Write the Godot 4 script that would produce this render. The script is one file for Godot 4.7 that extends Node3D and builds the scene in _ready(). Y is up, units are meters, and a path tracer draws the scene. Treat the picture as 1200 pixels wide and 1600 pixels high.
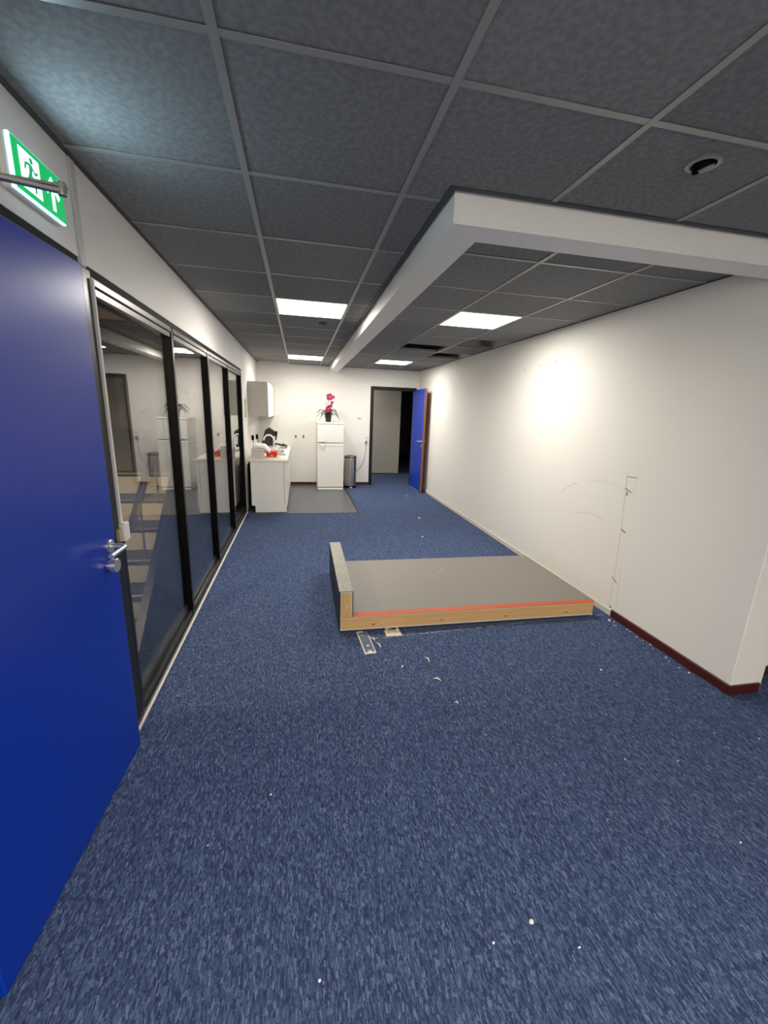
extends Node3D

const H := 2.411          # ceiling height
const XL := -0.8          # room face of the glazed wall
const XR := 2.49          # white wall opposite
const ZB := -8.746        # end wall
var rng := RandomNumberGenerator.new()
var used := {}
var M := {}

# ---------------------------------------------------------------- helpers
func new_st() -> SurfaceTool:
	var st := SurfaceTool.new()
	st.begin(Mesh.PRIMITIVE_TRIANGLES)
	st.set_smooth_group(-1)
	return st

func tri(st: SurfaceTool, a: Vector3, b: Vector3, c: Vector3, out: Vector3) -> void:
	if (a - c).cross(a - b).dot(out) < 0.0:
		var t := b
		b = c
		c = t
	st.add_vertex(a)
	st.add_vertex(b)
	st.add_vertex(c)

func quad(st: SurfaceTool, a: Vector3, b: Vector3, c: Vector3, d: Vector3, out: Vector3) -> void:
	tri(st, a, b, c, out)
	tri(st, a, c, d, out)

# a box between two corners with chamfered edges
func bx(st: SurfaceTool, lo: Vector3, hi: Vector3, b := 0.0, xf := Transform3D()) -> void:
	var c := (lo + hi) / 2.0
	var h := (hi - lo).abs() / 2.0
	st.set_smooth_group(-1)
	b = minf(b, minf(h.x, minf(h.y, h.z)) * 0.9)
	var P := func(s: Vector3, a: int) -> Vector3:
		var v := Vector3(s.x * (h.x - b), s.y * (h.y - b), s.z * (h.z - b))
		v[a] = s[a] * h[a]
		return xf * (c + v)
	for a in 3:
		var u := (a + 1) % 3
		var w := (a + 2) % 3
		for sg in [-1.0, 1.0]:
			var q := []
			for k in [[-1.0, -1.0], [1.0, -1.0], [1.0, 1.0], [-1.0, 1.0]]:
				var s := Vector3()
				s[a] = sg
				s[u] = k[0]
				s[w] = k[1]
				q.append(P.call(s, a))
			var o := Vector3()
			o[a] = sg
			quad(st, q[0], q[1], q[2], q[3], xf.basis * o)
		if b > 0.0:
			for s1 in [-1.0, 1.0]:
				for s2 in [-1.0, 1.0]:
					var sa := Vector3()
					sa[u] = s1
					sa[w] = s2
					sa[a] = -1.0
					var sb := sa
					sb[a] = 1.0
					quad(st, P.call(sa, u), P.call(sb, u), P.call(sb, w), P.call(sa, w), xf.basis * Vector3(0 if a == 0 else sa.x, 0 if a == 1 else sa.y, 0 if a == 2 else sa.z))
	if b > 0.0:
		for sx in [-1.0, 1.0]:
			for sy in [-1.0, 1.0]:
				for sz in [-1.0, 1.0]:
					var s := Vector3(sx, sy, sz)
					tri(st, P.call(s, 0), P.call(s, 1), P.call(s, 2), xf.basis * s)

func box(lo: Vector3, hi: Vector3, b := 0.0, xf := Transform3D()) -> SurfaceTool:
	var st := new_st()
	bx(st, lo, hi, b, xf)
	return st

# profile: array of Vector2(radius, height)
func lathe(st: SurfaceTool, prof: Array, seg := 24, xf := Transform3D(), smooth := true) -> void:
	for i in prof.size() - 1:
		st.set_smooth_group(i + 1 if smooth else -1)
		var p: Vector2 = prof[i]
		var q: Vector2 = prof[i + 1]
		var nrm := Vector2(q.y - p.y, -(q.x - p.x))
		for k in seg:
			var a := TAU * k / seg
			var b := TAU * (k + 1) / seg
			var A := xf * Vector3(p.x * cos(a), p.y, p.x * sin(a))
			var B := xf * Vector3(p.x * cos(b), p.y, p.x * sin(b))
			var C := xf * Vector3(q.x * cos(b), q.y, q.x * sin(b))
			var D := xf * Vector3(q.x * cos(a), q.y, q.x * sin(a))
			var m := (a + b) / 2.0
			var o := xf.basis * Vector3(nrm.x * cos(m), nrm.y, nrm.x * sin(m))
			if p.x > 1e-6 and q.x > 1e-6:
				quad(st, A, B, C, D, o)
			elif p.x > 1e-6:
				tri(st, A, B, C, o)
			else:
				tri(st, A, C, D, o)

func tube(st: SurfaceTool, path: Array, r, seg := 10) -> void:
	var rings := []
	var up := Vector3(0.31, 0.87, 0.38).normalized()
	for i in path.size():
		var d: Vector3 = (path[mini(i + 1, path.size() - 1)] - path[maxi(i - 1, 0)]).normalized()
		var u := d.cross(up)
		if u.length() < 0.05:
			u = d.cross(Vector3(1, 0, 0))
		u = u.normalized()
		var v := u.cross(d).normalized()
		var rr: float = r[i] if r is Array else r
		var ring := []
		for k in seg:
			ring.append(path[i] + (u * cos(TAU * k / seg) + v * sin(TAU * k / seg)) * rr)
		rings.append(ring)
	st.set_smooth_group(1)
	for i in path.size() - 1:
		var mid: Vector3 = (path[i] + path[i + 1]) / 2.0
		for k in seg:
			var k2 := (k + 1) % seg
			var o: Vector3 = (rings[i][k] + rings[i + 1][k2]) / 2.0 - mid
			quad(st, rings[i][k], rings[i][k2], rings[i + 1][k2], rings[i + 1][k], o)
	st.set_smooth_group(-1)
	for e in [0, path.size() - 1]:
		var d2: Vector3 = path[0] - path[1] if e == 0 else path[e] - path[e - 1]
		for k in range(1, seg - 1):
			tri(st, rings[e][0], rings[e][k], rings[e][k + 1], d2)

# polygon in the (x, y) plane pulled from z0 to z1
func prism(st: SurfaceTool, poly: PackedVector2Array, z0: float, z1: float, xf := Transform3D()) -> void:
	st.set_smooth_group(-1)
	var ids := Geometry2D.triangulate_polygon(poly)
	for k in range(0, ids.size(), 3):
		for z in [z0, z1]:
			var o := xf.basis * Vector3(0, 0, signf(z - (z0 + z1) / 2.0))
			tri(st, xf * Vector3(poly[ids[k]].x, poly[ids[k]].y, z), xf * Vector3(poly[ids[k + 1]].x, poly[ids[k + 1]].y, z), xf * Vector3(poly[ids[k + 2]].x, poly[ids[k + 2]].y, z), o)
	var sgn := -1.0 if Geometry2D.is_polygon_clockwise(poly) else 1.0
	for i in poly.size():
		var a := poly[i]
		var b := poly[(i + 1) % poly.size()]
		var o2 := xf.basis * Vector3(b.y - a.y, a.x - b.x, 0) * sgn
		quad(st, xf * Vector3(a.x, a.y, z0), xf * Vector3(b.x, b.y, z0), xf * Vector3(b.x, b.y, z1), xf * Vector3(a.x, a.y, z1), o2)

func numbered(called: String) -> String:
	var n: int = used.get(called, 0)
	used[called] = n + 1
	return called if n == 0 else "%s_%03d" % [called, n]

func put(called: String, mesh: Mesh, m: Material, parent: Node3D) -> MeshInstance3D:
	var o := MeshInstance3D.new()
	o.name = numbered(called) if parent == self else called
	o.mesh = mesh
	o.material_override = m
	o.cast_shadow = GeometryInstance3D.SHADOW_CASTING_SETTING_ON
	parent.add_child(o, true)
	return o

func obj(called: String, st: SurfaceTool, m: Material, parent: Node3D = self) -> MeshInstance3D:
	st.generate_normals()
	var mesh := st.commit()
	mesh.surface_set_material(0, m)
	var o := put(called, mesh, m, parent)
	o.material_override = null
	return o

func tag(o: Node, label: String, category := "", group := "", kind := "") -> Node:
	o.set_meta("label", label)
	if category:
		o.set_meta("category", category)
	if group:
		o.set_meta("group", group)
	if kind:
		o.set_meta("kind", kind)
	return o

func thing(called: String, label: String, category: String, at := Vector3.ZERO, turn := 0.0, group := "", kind := "") -> Node3D:
	var o := Node3D.new()
	o.name = numbered(called)
	add_child(o)
	o.position = at
	o.rotation.y = turn
	tag(o, label, category, group, kind)
	return o

func struct(called: String, label: String, category: String) -> Node3D:
	var o := Node3D.new()
	o.name = called
	add_child(o)
	tag(o, label, category, "", "structure")
	return o

func mat(c: Color, rough := 0.7, metal := 0.0, spec := 0.5) -> StandardMaterial3D:
	var m := StandardMaterial3D.new()
	m.albedo_color = c
	m.roughness = rough
	m.metallic = metal
	m.metallic_specular = spec
	return m

func rgb(r: int, g: int, b: int) -> Color:
	return Color(r / 255.0, g / 255.0, b / 255.0)

func glow(c: Color, e: float) -> StandardMaterial3D:
	var m := mat(c, 0.5)
	m.emission_enabled = true
	m.emission = c
	m.emission_energy_multiplier = e
	return m

func noise_tex(sd: int, freq: float, c0: Color, c1: Color, size := 512, octaves := 4, lo := 0.3, hi := 0.7) -> NoiseTexture2D:
	var n := FastNoiseLite.new()
	n.seed = sd
	n.noise_type = FastNoiseLite.TYPE_SIMPLEX_SMOOTH
	n.frequency = freq
	n.fractal_octaves = octaves
	var g := Gradient.new()
	g.set_color(0, c0)
	g.set_offset(0, lo)
	g.set_color(1, c1)
	g.set_offset(1, hi)
	var t := NoiseTexture2D.new()
	t.noise = n
	t.width = size
	t.height = size
	t.seamless = true
	t.color_ramp = g
	return t

func tri_map(m: StandardMaterial3D, scale: Vector3, world := true) -> StandardMaterial3D:
	m.uv1_triplanar = true
	m.uv1_world_triplanar = world
	m.uv1_scale = scale
	return m

func relief(m: StandardMaterial3D, t: Texture2D, cm: float) -> StandardMaterial3D:
	m.heightmap_enabled = true
	m.heightmap_texture = t
	m.heightmap_scale = cm
	return m

# cut-pile carpet: short lengthwise tufts of several blues, wrapped at the borders
func carpet_image() -> Image:
	var n := 1024
	var im := Image.create(n, n, false, Image.FORMAT_RGB8)
	im.fill(rgb(66, 81, 112))
	var pal := [rgb(47, 58, 87), rgb(53, 66, 97), rgb(61, 76, 107), rgb(68, 83, 114), rgb(75, 91, 122), rgb(85, 100, 131), rgb(100, 114, 142), rgb(50, 60, 92)]
	for k in 170000:
		var w := rng.randi_range(1, 3)
		var l := rng.randi_range(4, 12)
		var x := rng.randi_range(0, n - 1)
		var y := rng.randi_range(0, n - 1)
		var c: Color = pal[rng.randi_range(0, pal.size() - 1)]
		for ox in [0, -n]:
			for oy in [0, -n]:
				var r := Rect2i(x + ox, y + oy, w, l)
				if r.intersects(Rect2i(0, 0, n, n)):
					im.fill_rect(r, c)
	return im

# planks: lengthwise grain with a few knots
func pine_image() -> Image:
	var n := 512
	var im := Image.create(n, n, false, Image.FORMAT_RGB8)
	var f := FastNoiseLite.new()
	f.seed = 7
	f.frequency = 0.03
	var knots := []
	for k in 9:
		knots.append(Vector3(rng.randf() * n, rng.randf() * n, rng.randf_range(5, 11)))
	for y in n:
		for x in n:
			var pull := 0.0
			var dark := 0.0
			for kn in knots:
				var dx: float = (x - kn.x) / 2.2
				var dy: float = y - kn.y
				var d: float = sqrt(dx * dx + dy * dy)
				pull += 14.0 * exp(-d / 22.0) * signf(dy)
				dark = maxf(dark, clampf(1.0 - d / kn.z, 0, 1))
			var g := f.get_noise_2d(x * 0.06, (y - pull) * 3.2) * 0.5 + 0.5
			var h := f.get_noise_2d(x * 0.3 + 900, y * 8.0) * 0.5 + 0.5
			var c := rgb(196, 150, 92).lerp(rgb(231, 192, 134), clampf(g * 1.3 - 0.15, 0, 1)).lerp(rgb(214, 172, 116), h * 0.4)
			im.set_pixel(x, y, c.lerp(rgb(120, 70, 34), dark * 0.85))
	return im

func tex(im: Image) -> ImageTexture:
	return ImageTexture.create_from_image(im)

func area(called: String, at: Vector3, size: Vector2, rot: Vector3, c: Color, e: float, parent: Node3D) -> void:
	var l := AreaLight3D.new()
	l.name = called
	l.area_size = size
	l.light_color = c
	l.light_energy = e
	l.area_range = 30.0
	l.area_attenuation = 2.0
	l.shadow_enabled = true
	l.position = at
	l.rotation = rot
	parent.add_child(l, true)

func omni(at: Vector3, c: Color, e: float, size: float, parent: Node3D) -> void:
	var l := OmniLight3D.new()
	l.name = "lamp_light"
	l.light_color = c
	l.light_energy = e
	l.light_size = size
	l.omni_range = 20.0
	l.omni_attenuation = 2.0
	l.shadow_enabled = true
	l.position = at
	parent.add_child(l, true)

# ---------------------------------------------------------------- scene
const PANEL_E := 2.3
const WHITE_LIGHT := Color(1.0, 0.98, 0.95)
var lights_at := []

func _ready() -> void:
	rng.seed = 11
	var cam := Camera3D.new()
	cam.name = "camera"
	cam.position = Vector3(0, 1.5673, 0)
	cam.rotation_order = EULER_ORDER_YXZ
	cam.rotation_degrees = Vector3(-13.7563, -11.8236, 2.137)
	cam.fov = rad_to_deg(2.0 * atan(800.0 / 640.99))
	cam.keep_aspect = Camera3D.KEEP_HEIGHT
	cam.near = 0.02
	cam.far = 60.0
	add_child(cam)
	cam.current = true
	var we := WorldEnvironment.new()
	we.name = "environment"
	var env := Environment.new()
	env.background_mode = Environment.BG_COLOR
	env.background_color = Color(0.006, 0.007, 0.01)
	env.tonemap_mode = Environment.TONE_MAPPER_LINEAR
	env.tonemap_exposure = 1.27
	env.sdfgi_enabled = true
	env.ssao_enabled = true
	env.ssil_enabled = true
	we.environment = env
	add_child(we)
	make_materials()
	ceiling_lights()
	build_floor()
	build_walls()
	build_ceiling()
	build_beam()
	build_glazing()
	build_near_door()
	build_end_door()
	build_beyond()
	build_stair_hall()
	stair_wall_lamp()
	build_partition_piece()
	build_kitchen()
	build_fridge()
	build_orchid()
	build_bin()
	build_wall_fittings()
	build_ceiling_fittings()
	build_floor_bits()

func make_materials() -> void:
	var plaster := noise_tex(3, 0.05, Color(0.35, 0.35, 0.35), Color(0.65, 0.65, 0.65), 512, 5)
	M.wall = relief(tri_map(mat(rgb(230, 227, 220), 0.75), Vector3.ONE * 1.3), plaster, 0.02)
	M.header = mat(rgb(240, 237, 232), 0.6)
	M.post = mat(rgb(206, 203, 198), 0.5)
	M.beam = relief(tri_map(mat(rgb(239, 236, 230), 0.65), Vector3.ONE * 1.3), plaster, 0.015)
	var ct := tex(carpet_image())
	M.carpet = relief(tri_map(mat(Color.WHITE, 0.95, 0.0, 0.25), Vector3(0.5, 0.5, 0.5)), ct, 0.1)
	M.carpet.albedo_texture = ct
	M.carpet.detail_enabled = true
	M.carpet.detail_blend_mode = BaseMaterial3D.BLEND_MODE_MUL
	M.vinyl = tri_map(mat(Color.WHITE, 0.38), Vector3.ONE * 2.0)
	M.vinyl.albedo_texture = noise_tex(21, 0.2, rgb(78, 81, 86), rgb(92, 95, 100), 256)
	M.vinyl_edge = mat(rgb(34, 36, 40), 0.5)
	for i in 3:
		var base: int = [124, 129, 133][i]
		var t := noise_tex(40 + i, 0.04, rgb(base - 8, base - 8, base - 8), rgb(base + 8, base + 8, base + 8), 512, 7, 0.2, 0.8)
		M["tile%d" % i] = relief(tri_map(mat(Color.WHITE, 0.9, 0.0, 0.3), Vector3.ONE * 1.7), noise_tex(50 + i, 0.35, Color(0.3, 0.3, 0.3), Color(0.7, 0.7, 0.7), 512, 2), 0.05)
		M["tile%d" % i].albedo_texture = t
	M.tbar = mat(rgb(146, 145, 142), 0.42, 0.25)
	M.trim_dark = mat(rgb(58, 58, 58), 0.6)
	M.void = mat(rgb(128, 122, 113), 0.9)
	M.frame = mat(rgb(56, 55, 54), 0.3, 0.7)
	M.rail = mat(rgb(112, 109, 107), 0.34, 0.9)
	M.black = mat(rgb(7, 7, 7), 0.6, 0.0, 0.22)
	M.sill = mat(rgb(66, 65, 60), 0.4, 0.3)
	M.gasket = mat(rgb(10, 10, 10), 0.8)
	M.glass = mat(Color(0.05, 0.06, 0.055, 0.13), 0.0)
	M.glass.transparency = BaseMaterial3D.TRANSPARENCY_ALPHA
	M.blue = mat(rgb(4, 54, 174), 0.3)
	M.door_edge = mat(rgb(139, 84, 56), 0.55)
	M.door_frame = mat(rgb(26, 25, 24), 0.55, 0.0, 0.35)
	M.red = mat(rgb(72, 17, 11), 0.5)
	M.pale = mat(rgb(214, 207, 194), 0.6)
	M.white = mat(rgb(228, 226, 220), 0.35)
	M.white_matte = mat(rgb(232, 228, 220), 0.6)
	M.chrome = mat(rgb(214, 213, 211), 0.32, 0.85)
	M.steel = mat(rgb(186, 181, 174), 0.3, 1.0)
	M.satin = mat(rgb(162, 160, 156), 0.4, 0.55)
	M.panel_lamp = glow(Color(1.0, 0.97, 0.9), 4.0)
	var pine := tex(pine_image())
	M.pine = tri_map(mat(Color.WHITE, 0.6), Vector3(1.9, 1.9, 1.9), false)
	M.pine.albedo_texture = pine
	M.laminate = tri_map(mat(Color.WHITE, 0.5), Vector3.ONE * 2.5, false)
	M.laminate.albedo_texture = noise_tex(60, 0.25, rgb(118, 113, 106), rgb(132, 127, 120), 256)
	M.cap = tri_map(mat(Color.WHITE, 0.4), Vector3(18, 4, 0.7), false)
	M.cap.albedo_texture = noise_tex(61, 0.02, rgb(128, 126, 118), rgb(158, 155, 146), 512)
	M.dark_skin = mat(rgb(42, 41, 39), 0.5)
	M.orange = tri_map(mat(Color.WHITE, 0.6), Vector3.ONE * 4.0, false)
	M.orange.albedo_texture = noise_tex(62, 0.05, rgb(178, 80, 44), rgb(196, 96, 58), 256)
	M.chip = mat(rgb(226, 216, 198), 0.8)

func ceiling_panel(x0: float, x1: float, z0: float, z1: float, label: String, e: float) -> void:
	var c := Vector3((x0 + x1) / 2, H, (z0 + z1) / 2)
	var t := thing("ceiling_light_panel", label, "ceiling light", c, 0.0, "square ceiling light panels")
	var w := (x1 - x0) / 2 - 0.008
	var d := (z1 - z0) / 2 - 0.008
	obj("diffuser", box(Vector3(-w + 0.01, -0.002, -d + 0.01), Vector3(w - 0.01, 0.006, d - 0.01), 0.002), M.panel_lamp, t)
	var f := new_st()
	bx(f, Vector3(-w, -0.004, -d), Vector3(-w + 0.01, 0.02, d), 0.002)
	bx(f, Vector3(w - 0.01, -0.004, -d), Vector3(w, 0.02, d), 0.002)
	bx(f, Vector3(-w, -0.004, -d), Vector3(w, 0.02, -d + 0.01), 0.002)
	bx(f, Vector3(-w, -0.004, d - 0.01), Vector3(w, 0.02, d), 0.002)
	obj("frame", f, M.white, t)
	obj("housing", box(Vector3(-w, 0.022, -d), Vector3(w, 0.06, d), 0.003), M.white, t)
	area("panel_light", Vector3(0, -0.012, 0), Vector2(2 * w - 0.02, 2 * d - 0.02), Vector3(-PI / 2, 0, 0), WHITE_LIGHT, e, t)

func ceiling_lights() -> void:
	ceiling_panel(-0.1865, 0.4135, -4.255, -3.655, "lit square ceiling panel between glazed wall and white beam, the nearer of two there", PANEL_E)
	ceiling_panel(-0.1865, 0.4135, -7.855, -7.255, "lit square ceiling panel above the fridge, near the end wall", PANEL_E)
	ceiling_panel(1.335, 1.93, -4.16, -3.56, "lit square ceiling panel just in front of the missing ceiling tiles", PANEL_E)
	ceiling_panel(1.335, 1.93, -7.76, -7.16, "lit square ceiling panel in front of the open end door", PANEL_E)
	# the office behind the photographer: its panels light the beam's face and the carpet in front
	ceiling_panel(-0.1865, 0.4135, 1.745, 2.345, "lit square ceiling panel behind the viewpoint, beside the blue door's wall", PANEL_E * 3.0)
	ceiling_panel(1.0135, 1.6135, 1.745, 2.345, "lit square ceiling panel behind the viewpoint, farther from the blue door", PANEL_E * 2.5)
	ceiling_panel(0.75, 1.3, -10.0, -9.45, "lit square ceiling panel in the corridor beyond the end wall", PANEL_E * 0.5)

# ---------------------------------------------------------------- floor
func build_floor() -> void:
	var f := struct("floor", "blue cut-pile carpet floor with paler flecks", "floor")
	obj("carpet", box(Vector3(XL - 0.1, -0.12, -15.3), Vector3(6.1, 0.0, 2.85)), M.carpet, f)
	obj("vinyl_inlay", box(Vector3(-0.78, -0.002, ZB), Vector3(0.88, 0.003, -6.24), 0.001), M.vinyl, f)
	obj("inlay_edge", box(Vector3(0.88, -0.002, ZB + 0.02), Vector3(0.925, 0.005, -6.215), 0.002), M.vinyl_edge, f)
	obj("inlay_edge", box(Vector3(-0.5, -0.002, -6.24), Vector3(0.88, 0.0045, -6.222), 0.002), M.vinyl_edge, f)

# ---------------------------------------------------------------- walls
func wall_box(parent: Node3D, called: String, lo: Vector3, hi: Vector3, m: Material, b := 0.0) -> MeshInstance3D:
	return obj(called, box(lo, hi, b), m, parent)

func build_walls() -> void:
	var top := H + 0.5
	var wl := struct("wall_left", "pale panelled wall with the blue door and the glazing", "wall")
	wall_box(wl, "wall_panel", Vector3(XL - 0.1, 0, -0.88), Vector3(XL, top, 2.75), M.header)
	wall_box(wl, "wall_panel", Vector3(XL - 0.1, 2.085, -1.905), Vector3(XL, top, -0.88), M.header)
	wall_box(wl, "wall_panel", Vector3(XL - 0.1, 2.074, -6.36), Vector3(XL, top, -1.955), M.header)
	wall_box(wl, "wall_panel", Vector3(XL - 0.1, 0, ZB), Vector3(XL, top, -6.36), M.wall)
	wall_box(wl, "cover_strip", Vector3(XL - 0.1, 2.06, -1.95), Vector3(XL + 0.006, H, -1.91), M.post, 0.003)
	wall_box(wl, "shadow_gap", Vector3(XL - 0.09, 2.04, -6.36), Vector3(XL - 0.002, 2.076, -1.955), M.gasket)
	var wr := struct("wall_right", "long white plastered wall with scratches and drill holes", "wall")
	wall_box(wr, "wall_face", Vector3(XR, 0, -8.846), Vector3(XR + 0.235, top, -1.667), M.wall, 0.004)
	var wp := struct("wall_pier", "white wall set back behind the wall corner", "wall")
	wall_box(wp, "wall_face", Vector3(XR + 0.235, 0, -2.1), Vector3(6.1, top, -1.80), M.wall)
	var wb := struct("wall_back", "white end wall with an open doorway", "wall")
	wall_box(wb, "wall_face", Vector3(XL - 0.1, 0, ZB - 0.1), Vector3(1.465, top, ZB), M.wall)
	wall_box(wb, "wall_face", Vector3(1.465, 2.07, ZB - 0.1), Vector3(2.435, top, ZB), M.wall)
	wall_box(wb, "wall_face", Vector3(2.435, 0, ZB - 0.1), Vector3(XR + 0.2, top, ZB), M.wall)
	var wf := struct("wall_front", "white wall behind the viewpoint", "wall")
	wall_box(wf, "wall_face", Vector3(XL - 0.1, 0, 2.75), Vector3(6.2, top, 2.85), M.wall)
	var we := struct("wall_east", "white wall of the office beside the viewpoint", "wall")
	wall_box(we, "wall_face", Vector3(6.1, 0, -2.1), Vector3(6.2, top, 2.85), M.wall)
	# skirtings
	var br := struct("baseboard_right", "dark red skirting along the white wall and its corner", "baseboard")
	wall_box(br, "skirting", Vector3(XR - 0.014, 0, -2.635), Vector3(XR + 0.002, 0.062, -1.653), M.red, 0.003)
	wall_box(br, "skirting", Vector3(XR - 0.014, 0, -1.669), Vector3(XR + 0.21, 0.062, -1.653), M.red, 0.003)
	wall_box(br, "skirting", Vector3(XR + 0.225, 0, -1.802), Vector3(6.1, 0.062, -1.786), M.red, 0.003)
	wall_box(br, "bare_strip", Vector3(XR - 0.008, 0, ZB + 0.05), Vector3(XR + 0.002, 0.052, -2.637), M.pale, 0.002)
	var bb := struct("baseboard_back", "dark red skirting along the end wall", "baseboard")
	wall_box(bb, "skirting", Vector3(-0.2, 0, ZB - 0.002), Vector3(1.462, 0.06, ZB + 0.014), M.red, 0.003)
	var tl := struct("trim_1", "thin white strip along the foot of the glazed wall", "trim")
	wall_box(tl, "floor_strip", Vector3(XL - 0.002, 0, -6.36), Vector3(XL + 0.013, 0.011, -1.83), M.white_matte, 0.003)
	wall_box(tl, "floor_strip", Vector3(XL - 0.002, 0, -0.86), Vector3(XL + 0.018, 0.014, 2.75), M.white_matte, 0.003)
	wall_marks(wr, wb)

func ribbon(parent: Node3D, called: String, pts: Array, w: float, n: Vector3, m: Material) -> void:
	var st := new_st()
	for i in pts.size() - 1:
		var a: Vector3 = pts[i]
		var b: Vector3 = pts[i + 1]
		var s := (b - a).cross(n).normalized() * w / 2
		var q := [a - s, a + s, b + s, b - s]
		quad(st, q[0] + n * 0.0007, q[1] + n * 0.0007, q[2] + n * 0.0007, q[3] + n * 0.0007, n)
		for k in 4:
			quad(st, q[k], q[(k + 1) % 4], q[(k + 1) % 4] + n * 0.0007, q[k] + n * 0.0007, q[k] + q[(k + 1) % 4] - a - b)
	obj(called, st, m, parent)

func wall_marks(wr: Node3D, wb: Node3D) -> void:
	var n := Vector3(-1, 0, 0)
	var tan_m := mat(rgb(202, 186, 162), 0.85)
	var dark_m := mat(rgb(122, 108, 92), 0.9)
	var faint := mat(rgb(206, 200, 189), 0.85)
	var W := func(z: float, y: float) -> Vector3: return Vector3(XR, y, z)
	# outline of the board that stood here
	ribbon(wr, "scratch", [W.call(-2.728, 1.143), W.call(-2.72, 1.06), W.call(-2.705, 0.86)], 0.006, n, tan_m)
	ribbon(wr, "scratch", [W.call(-2.70, 0.84), W.call(-2.692, 0.70), W.call(-2.683, 0.52)], 0.004, n, tan_m)
	ribbon(wr, "scratch", [W.call(-2.68, 0.5), W.call(-2.676, 0.3), W.call(-2.672, 0.08)], 0.003, n, tan_m)
	ribbon(wr, "scratch", [W.call(-2.728, 1.146), W.call(-2.68, 1.147), W.call(-2.628, 1.15)], 0.005, n, dark_m)
	ribbon(wr, "scratch", [W.call(-2.63, 1.145), W.call(-2.64, 0.98)], 0.002, n, faint)
	ribbon(wr, "scratch", [W.call(-2.62, 0.42), W.call(-2.60, 0.06)], 0.002, n, faint)
	ribbon(wr, "gouge", [W.call(-2.725, 1.055), W.call(-2.685, 1.04), W.call(-2.66, 1.03)], 0.008, n, dark_m)
	ribbon(wr, "gouge", [W.call(-2.70, 1.03), W.call(-2.697, 1.0)], 0.012, n, dark_m)
	ribbon(wr, "gouge", [W.call(-2.69, 0.73), W.call(-2.645, 0.712)], 0.010, n, dark_m)
	ribbon(wr, "gouge", [W.call(-2.70, 0.325), W.call(-2.64, 0.29)], 0.007, n, dark_m)
	ribbon(wr, "gouge", [W.call(-2.665, 0.082), W.call(-2.655, 0.065)], 0.014, n, dark_m)
	# scuff arcs left by a swinging leaf
	var arc := []
	for i in 9:
		var t := i / 8.0
		arc.append(W.call(-3.52 + t * 0.24, 0.86 + 0.14 * sin(t * 1.35)))
	ribbon(wr, "scuff", arc, 0.006, n, faint)
	arc = []
	for i in 9:
		var t := i / 8.0
		arc.append(W.call(-3.22 + t * 0.5, 1.02 + 0.045 * sin(t * 2.6)))
	ribbon(wr, "scuff", arc, 0.003, n, faint)
	arc = []
	for i in 9:
		var t := i / 8.0
		arc.append(W.call(-3.27 + t * 0.36, 0.715 + 0.05 * sin(t * 2.3)))
	ribbon(wr, "scuff", arc, 0.005, n, faint)
	ribbon(wr, "scuff", [W.call(-6.9, 1.46), W.call(-6.8, 1.32), W.call(-6.76, 1.18)], 0.004, n, faint)
	for p in [[-3.888, 2.109], [-4.171, 2.099], [-4.464, 2.079], [-5.6, 2.02], [-5.2, 1.86], [-6.1, 2.0]]:
		var st := new_st()
		lathe(st, [Vector2(0.008, 0.0), Vector2(0.006, 0.0012), Vector2(0.0, 0.0012)], 8, Transform3D(Basis(Vector3(0, 0, 1), PI / 2), W.call(p[0], p[1])))
		obj("drill_hole", st, dark_m, wr)
	# scuffs on the end wall beside the fridge
	var n2 := Vector3(0, 0, 1)
	arc = []
	for i in 9:
		var t := i / 8.0
		arc.append(Vector3(0.16 + 0.14 * t * t, 1.98 - 0.36 * t, ZB))
	ribbon(wb, "scuff", arc, 0.006, n2, faint)
	ribbon(wb, "scuff", [Vector3(-0.1, 1.3, ZB), Vector3(0.1, 1.38, ZB), Vector3(0.28, 1.54, ZB)], 0.006, n2, faint)

# ---------------------------------------------------------------- ceiling
func tile(parent: Node3D, x0: float, x1: float, z0: float, z1: float) -> void:
	var g := 0.006
	var w := snappedf(x1 - x0 - 2 * g, 0.001)
	var d := snappedf(z1 - z0 - 2 * g, 0.001)
	var key := "t%s_%s" % [w, d]
	if not M.has(key):
		var st := box(Vector3(-w / 2, 0, -d / 2), Vector3(w / 2, 0.016, d / 2), 0.002)
		st.generate_normals()
		M[key] = st.commit()
	var o := put("ceiling_tile", M[key], M["tile%d" % rng.randi_range(0, 2)], parent)
	o.position = Vector3((x0 + x1) / 2, H + 0.0025 + rng.randf_range(0, 0.0012), (z0 + z1) / 2)

func bar_x(parent: Node3D, x0: float, x1: float, z: float) -> void:
	var st := box(Vector3(x0, H, z - 0.012), Vector3(x1, H + 0.0018, z + 0.012), 0.0006)
	bx(st, Vector3(x0, H + 0.0018, z - 0.001), Vector3(x1, H + 0.035, z + 0.001))
	obj("cross_bar", st, M.tbar, parent)

func bar_z(parent: Node3D, x: float, z0: float, z1: float) -> void:
	var st := box(Vector3(x - 0.012, H - 0.001, z0), Vector3(x + 0.012, H + 0.0012, z1), 0.0006)
	bx(st, Vector3(x - 0.001, H + 0.0012, z0), Vector3(x + 0.001, H + 0.035, z1))
	obj("main_bar", st, M.tbar, parent)

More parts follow.
